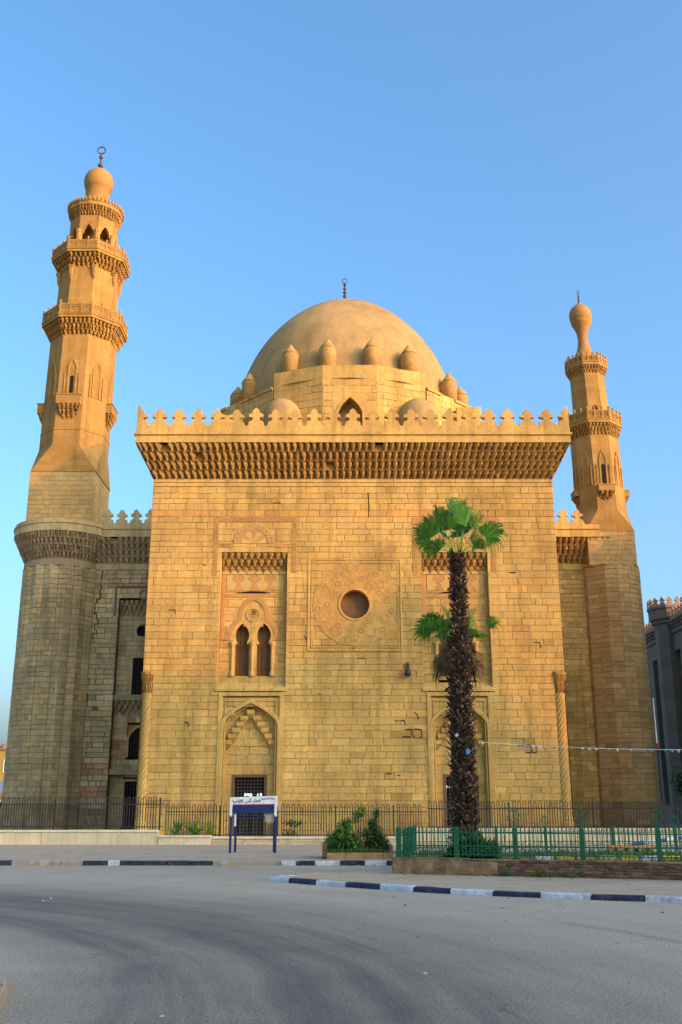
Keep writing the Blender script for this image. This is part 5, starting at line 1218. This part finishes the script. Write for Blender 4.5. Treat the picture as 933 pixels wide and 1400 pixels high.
# ------------------------------------------------------------------ planting
def leaf_cloud(b, c, r, n, size, rng, droop=.2, m=0, long=1.6):
    for _ in range(n):
        while 1:
            u = [rng.uniform(-1,1) for _ in range(3)]; q = sum(v*v for v in u)
            if .15 < q < 1: break
        k = (.55+.45*rng.random())/sqrt(q)*sqrt(q)**.6
        p = [c[i]+u[i]*r[i]*min(1.05, k*sqrt(q)+.05) for i in range(3)]
        a = rng.uniform(0,2*pi); e = rng.uniform(-.9,.6)-droop; s = size*rng.uniform(.6,1.3); t = rng.uniform(.55,1.5)
        d = (cos(a)*cos(e), sin(a)*cos(e), sin(e)); w_ = (-sin(a), cos(a), rng.uniform(-.5,.5))
        mid = [p[i]+d[i]*s*long*.5 for i in range(3)]; tip = [p[i]+d[i]*s*long for i in range(3)]
        b.poly([tuple(p), tuple(mid[i]+w_[i]*s*.32 for i in range(3)), tuple(tip), tuple(mid[i]-w_[i]*s*.32 for i in range(3))], m, t)
def shrub(name, label, cat, base, lobes, size, n, m, rng, stems=5, droop=.2, group=None, long=1.6):
    t = thing(name, label, cat, base, group); b = MB()
    for c, r, k in lobes: leaf_cloud(b, (base[0]+c[0],base[1]+c[1],base[2]+c[2]), r, int(n*k), size, rng, droop, 0, long)
    b.build('crown', m, t)
    for c, r, k in lobes[:stems]:
        b = MB(); e = (base[0]+c[0], base[1]+c[1], base[2]+c[2]); mid = (base[0]+c[0]*.4+rng.uniform(-.05,.05), base[1]+c[1]*.4, base[2]+c[2]*.55)
        b.tube([base, mid, e], [.028,.02,.008], 6); b.build('stem', TWIG, t, base)
    return t
rs = random.Random(91)
def planter():
    t = thing('planter', 'low brick planter box on the pavement with a plank-like front edge', 'planter', (.55,36.0,.13)); x0, x1, y0, y1 = -.62, 1.72, 34.9, 37.2
    for a, c, d, e, z, nm in ((x0,x0+.14,y0,y1,.62,'end_wall'),(x1-.12,x1,y0+.2,y1,.55,'end_wall'),(x0+.14,x1-.12,y1-.14,y1,.62,'back_wall')):
        o = bpy.data.objects.new(nm, None); C.objects.link(o); o.parent = t; o['_o'] = (a,d,.13); o.location = (a-.55,d-36,0); rows = 6; h = (z-.13)/rows
        for r in range(rows):
            lx, ly = c-a, e-d; n = max(1, round(max(lx,ly)/.24)); sh_ = .5*(r % 2)
            for k in range(n):
                f0, f1 = k/n, (k+1)/n; b = MB(); g = .006
                if lx > ly: b.bbox(a+lx*f0+g, a+lx*f1-g, d, e, .13+r*h, .13+(r+1)*h-g, .008, 0, rs.uniform(.5,1.1))
                else: b.bbox(a, c, d+ly*f0+g, d+ly*f1-g, .13+r*h, .13+(r+1)*h-g, .008, 0, rs.uniform(.5,1.1))
                b.build('brick', BRICK, o, (a+lx*f0,d+ly*f0,.13+r*h))
    b = MB(); x = x0+.14; k = 0
    while x < x1-.05:
        e = min(x1, x+.62); b = MB(); b.bbox(x+.004, e-.004, y0+.02, y0+.16, .13, .33, .015, 0, rs.uniform(.85,1.15)); b.build('front_block', PLANK, t, (x,y0,.13)); x = e
    b = MB(); b.poly([(x0+.1,y0+.1,.30),(x1-.1,y0+.1,.30),(x1-.1,y1-.1,.38),(x0+.1,y1-.1,.38)]); b.build('soil_bed', SOIL, t)
    b = blades('g', lambda r: (r.uniform(x0+.16,x1-.14), y0+.18+abs(r.gauss(0,.5))), 1500, .13, GRASS, rs, .31); stuff(b.build('grass', GRASS))
PLANK = mat('ochre_block', (.33,.20,.085), noise=.3, scale=3, fine=.2, bump=.5)
planter()
shrub('shrub', 'dense bright green drooping bush on the nearer end of the brick planter', 'bush', (.22,36.0,.32), [((-.1,0,.58),(.42,.40,.50),1),((-.42,.1,.40),(.36,.36,.36),.7),((.22,-.05,.36),(.38,.35,.34),.6),((-.06,0,.92),(.24,.24,.28),.35),((-.62,0,.3),(.22,.22,.22),.25)], .075, 1250, LEAF, rs, 4, .7, None, 2.2)
shrub('shrub', 'feathery darker bush beside the drooping bush in the planter', 'bush', (1.0,36.15,.32), [((.0,0,.52),(.40,.4,.48),1),((.27,.1,.42),(.38,.36,.42),.8),((.10,.05,.92),(.24,.24,.3),.4),((.22,0,1.28),(.13,.13,.2),.14),((.45,.0,.3),(.25,.25,.26),.3)], .06, 1150, LEAF2, rs, 4, .1, None, 2.4)
shrub('sapling', 'thin sapling with a sparse leafy top rising from the planter', 'sapling', (.62,36.6,.34), [((.0,0,1.22),(.34,.3,.2),1),((-.14,0,1.05),(.2,.2,.2),.5),((.12,.05,1.40),(.18,.18,.14),.4)], .07, 210, LEAF, rs, 3, .1)
def agave(x, y, z, s, label, seed, m):
    r = random.Random(seed); t = thing('agave_plant', label, 'plant', (x,y,z), 'spiky plants on the low wall')
    for k in range(22):
        a = r.uniform(0,2*pi); e = r.uniform(.45,1.35); L = s*r.uniform(.6,1.05); w_ = .045*s; b = MB(); rows = []; px, py = -sin(a), cos(a)
        for i in range(6):
            f = i/5; ee = e-f*f*.7; d = L*f; wq = w_*(.7+1.1*f*(1-f))*(1-f**3)+.002; cx_, cy_, cz_ = x+cos(a)*cos(e)*d*(1+.1*f), y+sin(a)*cos(e)*d, z+sin(e)*d-.25*L*f*f*cos(e)
            rows.append([(cx_+px*wq,cy_+py*wq,cz_+.02),(cx_,cy_,cz_),(cx_-px*wq,cy_-py*wq,cz_+.02)])
        b.loft(rows, False, m=0, t=r.uniform(.7,1.4)); b.build('leaf', m, t, (x,y,z))
AGV = mat('agave_leaf', (.10,.20,.035), noise=.2, bump=0, rough=.5, spec=.4, trans=.15)
agave(-7.9, 50.75, .50, 1.0, 'broad spiky green plant on the low wall end nearest the cream wall', 1, AGV)
agave(-7.1, 50.8, .50, 1.25, 'tallest spiky green plant in the middle of the low wall end', 2, AGV)
agave(-6.3, 50.85, .50, .9, 'small yellowish spiky plant between the low wall end and the blue sign', 3, mat('agave_yellow_leaf', (.22,.24,.03), noise=.2, bump=0, rough=.5, trans=.2))
shrub('shrub', 'sparse dark shrub behind the iron fence right of the blue sign', 'bush', (-2.45,54.5,.1), [((0,0,1.0),(.75,.4,.22),1),((-.2,0,.55),(.45,.4,.25),.6)], .12, 150, LEAF2, rs, 2, .2)
shrub('shrub', 'dark leafy clump at the foot of the palm behind the green railing', 'bush', (3.4,27.6,.25), [((0,-.1,.35),(.55,.4,.45),1),((-.35,0,.25),(.4,.35,.3),.6),((.4,.05,.28),(.4,.35,.32),.6)], .10, 1100, LEAF2, rs, 2, -.5, None, 2.6)
for i, (s_, lab, k) in enumerate(((2.95,'weed tuft at the foot of the brick wall, just beyond the grey rendered part',.7),(3.85,'widest weed tuft spreading at the foot of the brick wall',1.3),(4.6,'tiny weed tuft at the foot of the brick wall farthest from the palm',.5))):
    p = FG.p(s_, .12, .09); t = thing('weed_tuft', lab, 'weed', (p[0],p[1],.12), 'weeds along the brick wall'); b = MB()
    leaf_cloud(b, (p[0],p[1],.16), (.22*k+.05,.08,.10+.04*k), int(160*k), .035, rs, -.4, 0, 2.4); b.build('leaves', LEAF, t)
shrub('tree', 'dark green tree in the lane beside the shaded mosque', 'tree', (40.8,122,0), [((0,0,5.0),(2.6,2.2,2.4),1),((1.6,0,4.0),(2.0,2,1.8),.7)], .35, 900, LEAF2, rs, 2, .1)

# ------------------------------------------------------------------ palms
def fan_leaf(name, parent, base, az, el, pet, size, rng, m=None, droop=1.0, fold=0.0, spread=105, twist=0.0, segs=26, tone=1.0):
    m = m or PALMG; b = MB(); d = (cos(az)*cos(el), sin(az)*cos(el), sin(el)); side = (-sin(az), cos(az), 0.0)
    up = (d[1]*side[2]-d[2]*side[1], d[2]*side[0]-d[0]*side[2], d[0]*side[1]-d[1]*side[0])
    up = tuple(-v for v in up) if up[2] < 0 else up
    ct, st_ = cos(twist), sin(twist); side, up = tuple(side[i]*ct+up[i]*st_ for i in range(3)), tuple(up[i]*ct-side[i]*st_ for i in range(3))
    sag = .16*pet*cos(el)*droop
    pts = [tuple(base[i]+d[i]*pet*f-(sag*f*f if i == 2 else 0) for i in range(3)) for f in (0,.33,.66,1)]
    b.tube(pts, [.022,.016,.012,.010], 4, 0, 1.6); hub = pts[-1]
    for k in range(segs):
        f = (k+.5)/segs*2-1; th = radians(spread)*f; L = size*(1-.38*abs(f)**1.6)*rng.uniform(.84,1.08)
        dr = [d[i]*cos(th)+side[i]*sin(th)+up[i]*(.28*abs(f)*(1-fold)+fold*abs(sin(th))*.9-.05) for i in range(3)]; q = sqrt(sum(v*v for v in dr)); dr = [v/q for v in dr]
        wv = [-d[i]*sin(th)+side[i]*cos(th) for i in range(3)]; w_ = L*radians(spread)*2/segs*.5; rows = []; t = rng.uniform(.65,1.3)*tone
        for g, wf, dz in ((.02,.04,0),(.30,.36,.0),(.58,.60,.02),(.74,.36,.07),(.90,.20,.20*rng.uniform(.6,1.4)),(1.0,.05,.42*rng.uniform(.7,1.4))):
            cc = [hub[i]+dr[i]*L*min(g,.80+.20*(g-.80)*2.2)-(droop*dz*L if i == 2 else 0) for i in range(3)]; h_ = w_*wf
            pl = .30*h_ if g > .1 else 0
            rows.append([tuple(cc[i]-wv[i]*h_ for i in range(3)), tuple(cc[i]+up[i]*pl*1.4 for i in range(3)), tuple(cc[i]+wv[i]*h_ for i in range(3))])
        b.loft(rows, False, m=0, t=t)
        if k % 3 == 0:                                   # hanging thread at the tip
            e = rows[-1][1]; b.poly([e, (e[0]+.008,e[1],e[2]), (e[0]+.012,e[1],e[2]-.24*size*droop*rng.uniform(.5,2.0))], 1, 1.2)
    return b.build(name, [m, THREAD], parent, base)
THREAD = mat('frond_thread', (.24,.19,.06), noise=.2, bump=0, trans=.3)
def trunk(t, cx, cy, z0, z1, prof, rng, dens, m):
    b = MB(); n = 24; rings = []
    def R(z): 
        f = (z-z0)/(z1-z0)
        for (a, ra), (c, rc) in zip(prof, prof[1:]):
            if f <= c: return ra+(rc-ra)*(f-a)/(c-a)
        return prof[-1][1]
    rings = [[(cx+.72*R(z0+(z1-z0)*k/n)*cos(2*pi*i/14), cy+.72*R(z0+(z1-z0)*k/n)*sin(2*pi*i/14), z0+(z1-z0)*k/n) for i in range(14)] for k in range(n+1)]
    b.loft(rings, True, False, True, 0, .7); core = b.build('trunk', m, t)
    b = MB(); z = z0; k = 0
    while z < z1:
        a = k*2.399+rng.gauss(0,.15); r = R(z)*rng.uniform(.9,1.12); L = rng.uniform(.12,.27); e = rng.uniform(.35,1.25) if z > z0+.5 else rng.uniform(.0,.8)
        c_, s_ = cos(a), sin(a); bx, by = cx+r*.66*c_, cy+r*.66*s_; w_ = rng.uniform(.030,.055); out = r*.30+L*cos(e)*.45; tz = L*sin(e)
        pale = rng.random(); tt = rng.uniform(.5,1.6) if pale > .2 else rng.uniform(2.6,5.0)
        if rng.random() < .15: tz = -tz*.7
        tip = (bx+c_*out, by+s_*out, z+tz); px, py = -s_*w_, c_*w_; tw = rng.uniform(.25,.6)
        p4 = [(bx-px,by-py,z),(bx+px,by+py,z),(tip[0]+px*tw,tip[1]+py*tw,tip[2]),(tip[0]-px*tw,tip[1]-py*tw,tip[2])]; th = .03
        q4 = [(x-c_*.01,y-s_*.01,zz-th) for x,y,zz in p4]
        i0 = len(b.v); b.v += p4+q4; tA = tt if not isinstance(tt, tuple) else tt
        for fc, tk in (((0,1,2,3),tt),((7,6,5,4),tt*.6),((2,6,7,3),tt*1.6),((0,4,5,1),tt*.6),((1,5,6,2),tt*.8),((3,7,4,0),tt*.8)): b.face([i0+j for j in fc], 0, tk)
        z += (z1-z0)/dens; k += 1
    stuff(b.build('frond_stubs', m, core)); return core
def palms():
    rng = random.Random(101); cx, cy = 3.37, 28.35
    t = thing('palm_tree', 'tall fan palm with a shaggy dark trunk in front of the tomb wall', 'palm', (cx,cy,.25))
    c = trunk(t, cx, cy, .22, 8.80, [(0,.34),(.10,.335),(.30,.31),(.60,.285),(.85,.235),(1,.20)], rng, 1500, TRUNK)
    b = MB(); b.poly([(cx+.0,cy-.45,3.22),(cx+.07,cy-.47,3.27),(cx+.13,cy-.46,3.20),(cx+.10,cy-.47,3.11),(cx+.02,cy-.46,3.10)]); b.poly([(cx-.28,cy-.42,3.62),(cx-.20,cy-.44,3.68),(cx-.17,cy-.44,3.62),(cx-.24,cy-.43,3.56)], 1); b.build('snagged_rag', [FLAGS[4], FLAGS[0]], c)
    P = lambda x, z, y=0.0: (x, y, z)
    def crown(t, cx, cy, cz, blades, rng):               # each: where the middle of the fan sits from the crown's heart, blade size, twist, droop, spread
        for dx, dy, dz, sz, tw, dr, sp in blades:
            sz *= 1.30; fr_t = rng.uniform(.7,1.35)
            L = sqrt(dx*dx+dy*dy+dz*dz); az = atan2(dy, dx); el = math.asin(dz/L)
            fan_leaf('frond', t, (cx+.12*cos(az), cy+.12*sin(az), cz+rng.uniform(-.1,.06)), az, min(1.5, el+.16), max(.18, L-.36*sz-.08), sz, rng, None, dr, .12, sp, tw, 26, fr_t)
    crown(t, cx, cy, 8.80, [(-1.05,-.25,.72,.66,.75,1.0,100),(-.72,-.30,.12,.56,.5,1.3,95),(-.86,.25,1.12,.56,.8,1.0,90),(-.24,.15,1.50,.70,.15,.5,85),(-.40,-.40,1.0,.56,.3,1.0,80),(.36,-.25,1.10,.70,-.25,1.0,80),(.46,.1,1.55,.46,-.4,.7,60),(.80,.25,1.16,.66,-.6,.9,95),(1.12,-.2,.60,.66,-.75,1.1,100),(-.5,.55,.95,.62,.4,.9,90),(.30,.65,.9,.62,-.3,.9,90),(.04,.2,1.66,.56,.5,.5,70),(.66,-.45,.32,.48,-.5,1.5,65),(-.10,.5,1.25,.58,.1,.7,85),(.05,.1,1.1,.6,.6,.8,80),(-.62,.1,1.30,.46,.9,.7,70),(.70,.4,.62,.55,-.9,1.0,90),(-.95,.45,.40,.5,.6,1.2,90),(.22,-.1,1.38,.5,-.7,.6,65)], rng)
    cx, cy = 3.40, 29.35
    t = thing('palm_tree', 'shorter fan palm with hanging dead fronds, half hidden behind the tall palm trunk', 'palm', (cx,cy,.25))
    trunk(t, cx-.03, cy, .22, 6.55, [(0,.36),(.6,.33),(1,.30)], rng, 420, TRUNK)
    crown(t, cx, cy, 6.62, [(-1.0,-.2,.12,.62,.8,1.2,100),(-.66,.1,.52,.62,.6,1.1,95),(-.50,-.35,-.15,.55,.3,1.4,80),(-.34,.1,.72,.55,.3,.8,70),(.55,.1,.76,.50,-.5,.9,60),(1.08,-.1,.34,.46,-.9,1.5,60),(.58,-.3,.0,.50,-.4,1.4,80),(-.75,-.4,.25,.55,.5,1.3,90),(.1,.6,.5,.5,0,1,80),(-.85,.15,.40,.5,1.0,1.0,90),(-.42,-.2,.30,.5,.2,1.3,80),(.45,.15,.42,.46,-.8,1.0,80),(-.28,-.4,-.1,.5,0,1.5,70)], rng)
    for az in (150,172,190,205,220,240,-20,0,18,38,-40,-60,260,-80,120,60):
        fan_leaf('dead_frond', t, (cx+.36*cos(radians(az)), cy+.30*sin(radians(az)), 6.38+rng.uniform(-.25,.12)), radians(az), radians(-78+rng.uniform(-6,8)), rng.uniform(.2,.32), rng.uniform(.7,1.0), rng, DRY, .3, .5, 45, rng.uniform(-.4,.4), 14)
palms()

# ------------------------------------------------------------------ the blue sign frame, bunting, pole
def text_mesh(body, size, m, parent, at, name='lettering'):
    cv = bpy.data.curves.new('lettering', 'FONT'); cv.body = body; cv.size = size; cv.align_x = 'CENTER'; cv.extrude = .002; cv.offset = .022*size
    o = bpy.data.objects.new('lettering_source', cv); C.objects.link(o); bpy.context.view_layer.update()
    me = bpy.data.meshes.new_from_object(o.evaluated_get(bpy.context.evaluated_depsgraph_get())); bpy.data.objects.remove(o); bpy.data.curves.remove(cv)
    me.materials.clear(); me.materials.append(m)
    at_ = me.color_attributes.new('tint', 'FLOAT_COLOR', 'CORNER'); at_.data.foreach_set('color', [1.0]*4*len(me.loops))
    q = bpy.data.objects.new(name, me); C.objects.link(q); q.parent = parent; po = parent['_o']; q.location = (at[0]-po[0],at[1]-po[1],at[2]-po[2]); q.rotation_euler = (pi/2,0,0); return q
def visual(a): return ' '.join(w_[::-1] for w_ in a.split(' ')[::-1])
def sign():
    x0, x1, y, z0 = -4.22, -2.50, 40.3, .13
    t = thing('police_sign', 'blue and white sign frame on dark blue posts with Arabic lettering', 'sign', ((x0+x1)/2,y,z0))
    for x, yy, zz in ((x0,y,1.62),(x1,y,1.62),(x0+.12,y+.75,1.45),(x1-.10,y+.75,1.45)):
        b = MB(); b.bbox(x-.045, x+.045, yy-.045, yy+.045, z0, zz, .01); b.build('post', BLUE, t, (x,yy,z0))
    for x in (x0,x1): b = MB(); b.extr([(x-.06,1.52),(x-.05,2.02),(x+.05,2.02),(x+.06,1.90),(x+.04,1.72),(x+.055,1.50),(x+.01,1.44)], y-.06, y-.048); b.build('post_sleeve', WHITE, t, (x,y,1.5))
    b = MB(); b.extr([(x0-.06,1.90),(x0-.05,2.16),(x1+.06,2.22),(x1+.06,1.92)], y-.045, y+.03); p = b.build('header_board', WHITE, t, (x0,y,1.9))
    b = MB(); b.extr([(x0-.0,1.875),(x0-.0,1.90),(x1+.03,1.92),(x1+.03,1.89)], y-.05, y+.03); b.build('red_stripe', SRED, t, (x0,y,1.88))
    b = MB(); b.extr([(x0+.04,1.57),(x0+.04,1.872),(x1-.02,1.888),(x1-.02,1.60)], y-.04, y+.03); b.build('blue_board', BLUE, t, (x0,y,1.57))
    b = MB(); b.box(x0, x1, y+.70, y+.78, 1.40, 1.47); b.box(x0+.02, x0+.08, y, y+.75, 1.86, 1.92); b.box(x1-.08, x1-.02, y, y+.75, 1.86, 1.92); b.build('rear_frame', BLUE, t)
    b = MB(); b.box(x0+.13, x0+.20, y+.02, y+.05, 1.10, 1.58); b.build('torn_strip', WHITE, t, (x0,y,1.1))
    b = MB(); b.extr([(x1-.46,1.60),(x1-.02,1.60),(x1-.03,1.32),(x1-.14,1.20),(x1-.20,1.27),(x1-.27,1.19),(x1-.36,1.30),(x1-.45,1.24),(x1-.40,1.36)], y+.05, y+.065); b.build('torn_card', PAPER, t, (x1,y,1.4))
    b = MB(); b.extr([(x1+.07,1.66),(x1+.06,2.12),(x1+.13,2.05),(x1+.10,1.9),(x1+.16,1.72)], y-.01, y+.0); b.build('torn_card', PAPER, t, (x1,y,1.8))
    text_mesh(visual('\uFED7\uFEC4\uFE8E\uFEC9 \uFE83\uFEE3\uFEE6 \uFE8D\uFEDF\uFED8\uFE8E\uFEEB\uFEAE\uFE93'), .165, SINK, p, ((x0+x1)/2-.28, y-.052, 1.975)).rotation_euler = (pi/2, -.03, 0)
    text_mesh(visual('\uFEED\uFEAF\uFE8D\uFEAD\uFE93 \uFE8D\uFEDF\uFEAA\uFE8D\uFEA7\uFEE0\uFEF4\uFE94'), .10, SINK, p, ((x0+x1)/2+.55, y-.052, 2.09)).rotation_euler = (pi/2, -.03, 0)
sign()
def bunting():
    rng = random.Random(111); p, q = (3.78,28.3,3.46), (16.0,30.5,3.62)
    t = thing('bunting', 'string of small coloured pennants stretched from the palm across the right side', 'bunting', p)
    n = 60; f = lambda s_: tuple(p[i]+(q[i]-p[i])*s_-(.22*4*s_*(1-s_) if i == 2 else 0) for i in range(3))
    b = MB(); b.tube([f(i/30) for i in range(31)], .006, 4); b.build('string', WHITE, t)
    for k in range(n):
        s_ = (k+.6)/n
        if rng.random() < .22: continue
        a = f(s_); w_ = .055*rng.uniform(.6,1.2); h = .085*rng.uniform(.5,1.2); dx = rng.uniform(-.03,.03); dy = rng.uniform(-.07,.07); b = MB()
        b.poly([(a[0]-w_,a[1],a[2]),(a[0]+w_,a[1],a[2]),(a[0]+dx+w_*.2,a[1]+dy*.5,a[2]-h*.6),(a[0]+dx,a[1]+dy,a[2]-h)]); b.build('pennant', FLAGS[rng.choice((0,0,0,1,2,4,3,0,4))], t, a)
bunting()
def pole():
    x, y = 24.55, 80.0; t = thing('flagpole', 'thin flagpole with a white upper half against the edge of the right bastion', 'pole', (x,y,.1))
    b = MB(); b.tube([(x,y,.1),(x,y,6.3)], [.06,.05], 8); b.build('lower_mast', IRON, t)
    b = MB(); b.tube([(x,y,6.75),(x,y,10.1)], [.055,.04], 8); b.lathe(x, y, [(.02,10.1),(.08,10.16),(.02,10.24)], 8); b.build('upper_mast', WHITE, t)
    b = MB(); b.bbox(x-.16, x+.16, y-.16, y+.16, .1, .3); b.build('footing', KG, t); b = MB(); b.tube([(x,y,6.28),(x,y,6.76)], .075, 8); b.build('red_band', SRED, t)
pole()
def lamp():      # broken lamp bracket high on the wall between the niches
    x, y, z = 4.62, YF, 10.85; t = thing('wall_lamp', 'small black lamp bracket on the tomb wall below the roundel', 'lamp', (x,y,z)); b = MB(); b.box(x-.08, x+.08, y-.10, y+.02, z+.25, z+.75); b.tube([(x,y-.05,z+.3),(x,y-.35,z+.15)], .05, 6); b.build('bracket', IRON, t)
    b = MB(); b.lathe(x, y-.28, [(.05,z+.26),(.20,z+.15),(.24,z-.05),(.17,z-.22),(.05,z-.28)], 10); b.build('lamp_head', IRON, t)
lamp()
# litter and chips on the road by the island
def litter():
    rng = random.Random(121); b = MB()
    for _ in range(220):
        k = rng.random()
        if k < .45: x, y = rng.uniform(-6,9), 33.4-abs(rng.gauss(0,.25))
        elif k < .8: s_ = rng.uniform(0,6); p = FG.p(s_, 0, rng.uniform(.1,.9)); x, y = p[0], p[1]
        else: x, y = rng.uniform(-6,6), rng.uniform(9,24)
        z = .103 if .45 <= k < .8 else .003; r = rng.uniform(.008,.035); a = rng.uniform(0,6.28); h = r*rng.uniform(.3,1.0)
        pl = [(x+r*rng.uniform(.6,1.2)*cos(a+q*2*pi/5), y+r*rng.uniform(.6,1.2)*sin(a+q*2*pi/5)) for q in range(5)]
        b.loft([[(u,v,z) for u,v in pl],[(x+(u-x)*.6,y+(v-y)*.6,z+h) for u,v in pl]], True, False, True, 0, rng.uniform(.4,1.6))
    stuff(b.build('litter', KG))
litter()
for o in bpy.data.objects:
    if '_o' in o: del o['_o']
